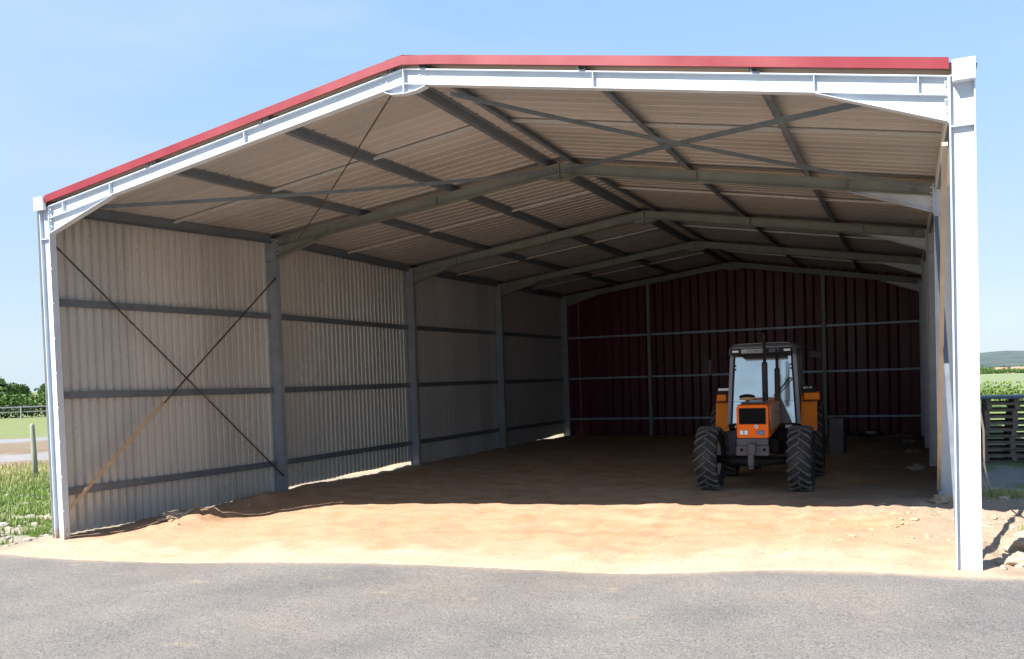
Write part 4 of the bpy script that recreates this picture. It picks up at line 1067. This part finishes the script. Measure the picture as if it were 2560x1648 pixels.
tag(o, 'blue plastic cover lying on top of the near pallet stack', 'cover')
tc_ = MB().cbox((0, 0, .16), (.4, .3, .32), .02).build('crate', M['turq']); tc_.location = (15.62, 11.9, H(15.6, 11.9) + .72)
sb_ = MB()
for q in range(4): sb_.box(-.17, .17, -.153, -.150, .05 + q * .07, .08 + q * .07)
sb_.build('crate_slot', M['cab'], tc_)
tc_.location = (15.85, 12.42, H(16.1, 12.75) + .02 + 8 * .1445 + .002)
tag(tc_, 'turquoise plastic crate on the shorter pallet stack at the right edge', 'crate')

# houses in the valley
def house(x, y, w, d, h, m, lab, rz=0):
    z = H(x, y); t = empty('house', (x, y, z - .5), rz)
    wl_ = MB().box(-w / 2, w / 2, -d / 2, d / 2, 0, h).build('wall', M[m], t)
    b = MB(); b.add([(-w / 2 - .4, -d / 2 - .4, h), (w / 2 + .4, -d / 2 - .4, h), (w / 2 + .4, d / 2 + .4, h), (-w / 2 - .4, d / 2 + .4, h), (-w / 2 - .4, 0, h + 2), (w / 2 + .4, 0, h + 2)], [(0, 1, 2, 3), (0, 4, 5, 1), (2, 5, 4, 3), (0, 3, 4), (1, 5, 2)])
    b.build('roof', M['tile'], t)
    for i in range(max(2, int(w / 3.5))):
        xx = -w / 2 + (i + .5) * w / max(2, int(w / 3.5)); MB().box(xx - .6, xx + .6, -d / 2 - .06, -d / 2 - .01, 1.2, 2.7).build('window', M['letter'], wl_)
    return tag(t, lab, 'house', 'houses in the valley on the right')
house(98, 985, 10, 8, 4.5, 'houses2', 'small white house nearest the front post in the distant valley', .1)
house(114, 990, 13, 9, 4.8, 'houses', 'long pinkish house left of centre in the valley', -.05)
house(127, 1000, 11, 8, 4.4, 'houses', 'pinkish house in the middle of the distant row', .1)
house(146, 960, 15, 10, 7.5, 'houses', 'largest pinkish house at the right end of the distant row', .05)
# belt of trees around them
hb = MB(); random.seed(77)
for i in range(46):
    x = 40 + i * 4 + random.uniform(-2, 2); y = 940 + random.uniform(-12, 5); r = random.uniform(2.0, 3.6); leafcloud(hb, [(x, y, H(x, y) + r * .6, r * 1.6, r * 1.6, r)], 170, .8)
for i in range(40):
    x = 40 + i * 4.5 + random.uniform(-2, 2); y = 1030 + random.uniform(-10, 25); r = random.uniform(3, 4.5); leafcloud(hb, [(x, y, H(x, y) + r * .9, r * 1.6, r * 1.6, r * 1.2)], 150, .9)
hb.raw = True; o = hb.build('woods', M['leaf']); tag(o, 'belt of trees around the distant houses', 'woods', kind='stuff')
# hill
def hillz(x, y):
    n = .6 + .4 * fbm(x * .004, 0, 3)
    k = sst(1150, 1750, y)
    return -14.5 + k * (30 + 8 * fbm(x * .0035, y * .002, 9, 4) - 10 * sst(-100, -700, x)) * sst(1200, 500, abs(x - 150) * .8) - .4
xs = [-700 + i * 25 for i in range(80)]; ys = [1060 + i * 30 for i in range(30)]
o = grid_mesh('hill', xs, ys, hillz, lambda x, y: (.2, .2, .2), M['hill']); tag(o, kind='structure')
hp = tree_proto('hilltop_tree', 13, 13, M['leafd'], 900, 1.5, .5)
for i, (x, y) in enumerate([(224, 1760), (246, 1765)]):
    o = hp if i == 0 else copy_thing(hp); o.location = (x, y, hillz(x, y) - .3)
    tag(o, ['dark tree on the hill skyline, nearer the shed post', 'dark tree on the hill skyline by the right edge'][i], 'tree', 'lone trees on the hill skyline')

# ------------------------------------------------------------------ light, sky, camera
EL = 46.0; dx, dy = .49, .87
w = bpy.data.worlds.new('World'); scene.world = w; w.use_nodes = True; nt = w.node_tree
bg = nt.nodes['Background']; sk = nt.nodes.new('ShaderNodeTexSky'); sk.sky_type = 'NISHITA'; sk.sun_disc = False
sk.sun_elevation = R(EL); sk.sun_rotation = math.atan2(-dx, -dy); sk.air_density = 1.0; sk.dust_density = .35; sk.ozone_density = 1.0; sk.altitude = 0
tcw = nt.nodes.new('ShaderNodeTexCoord'); sxw = nt.nodes.new('ShaderNodeSeparateXYZ'); nt.links.new(tcw.outputs['Generated'], sxw.inputs[0])
crw = nt.nodes.new('ShaderNodeValToRGB'); e_ = crw.color_ramp.elements
e_[0].position = 0.0; e_[0].color = (2.15, 2.55, 3.0, 1); e_[1].position = 1.0; e_[1].color = (.35, .80, 1.9, 1)
for p_, c_ in ((.10, (1.9, 2.45, 3.05)), (.22, (1.6, 2.35, 3.2)), (.38, (1.3, 2.15, 3.25)), (.60, (.9, 1.65, 3.0))):
    q_ = e_.new(p_); q_.color = (*c_, 1)
nt.links.new(sxw.outputs[2], crw.inputs[0])
mxw = nt.nodes.new('ShaderNodeMix'); mxw.data_type = 'RGBA'; mxw.inputs[0].default_value = .90
nt.links.new(sk.outputs[0], mxw.inputs[6]); nt.links.new(crw.outputs[0], mxw.inputs[7])
mpw = nt.nodes.new('ShaderNodeMapping'); mpw.inputs['Scale'].default_value = (1.5, 1.5, 7); nt.links.new(tcw.outputs['Generated'], mpw.inputs[0])
nzw = nt.nodes.new('ShaderNodeTexNoise'); nzw.inputs['Scale'].default_value = 1.8; nzw.inputs['Detail'].default_value = 7; nt.links.new(mpw.outputs[0], nzw.inputs['Vector'])
mrw = nt.nodes.new('ShaderNodeMapRange'); mrw.inputs[1].default_value = .45; mrw.inputs[2].default_value = .75; mrw.inputs[3].default_value = 0; mrw.inputs[4].default_value = .55; nt.links.new(nzw.outputs[0], mrw.inputs[0])
mcw = nt.nodes.new('ShaderNodeMix'); mcw.data_type = 'RGBA'; nt.links.new(mrw.outputs[0], mcw.inputs[0]); nt.links.new(mxw.outputs[2], mcw.inputs[6]); mcw.inputs[7].default_value = (2.2, 2.7, 3.2, 1)
nt.links.new(mcw.outputs[2], bg.inputs[0]); bg.inputs[1].default_value = .10
sl = bpy.data.lights.new('sun', 'SUN'); sl.energy = 4.2; sl.angle = R(.5); sl.color = (1.0, .95, .88)
so = bpy.data.objects.new('sun', sl); COL.objects.link(so)
d = Vector((dx * math.cos(R(EL)), dy * math.cos(R(EL)), -math.sin(R(EL))))
so.rotation_euler = d.to_track_quat('-Z', 'Y').to_euler(); so.location = (0, -20, 30)

yaw, pit, rol = .4203, -.0322, -.0321
fw = Vector((-math.sin(yaw) * math.cos(pit), math.cos(yaw) * math.cos(pit), math.sin(pit)))
rt = Vector((math.cos(yaw), math.sin(yaw), 0)); up = rt.cross(fw)
r2 = rt * math.cos(rol) + up * math.sin(rol); u2 = -rt * math.sin(rol) + up * math.cos(rol)
cam = bpy.data.cameras.new('camera'); co = bpy.data.objects.new('camera', cam); COL.objects.link(co)
mt = Matrix.Identity(4)
for i in range(3): mt[i][0] = r2[i]; mt[i][1] = u2[i]; mt[i][2] = -fw[i]
mt.translation = Vector((12.641, -10.116, 2.2064)); co.matrix_world = mt
cam.sensor_width = 36; cam.lens = 2064.87 / 2392 * 36; cam.shift_y = 175.66 / 2392; cam.clip_start = .1; cam.clip_end = 6000
scene.camera = co
vs = scene.view_settings; vs.view_transform = 'Standard'; vs.look = 'None'; vs.gamma = 1; vs.exposure = 1.6; vs.use_curve_mapping = False
cy = scene.cycles; cy.max_bounces = 10; cy.diffuse_bounces = 6; cy.use_denoising = True; cy.sample_clamp_indirect = 8
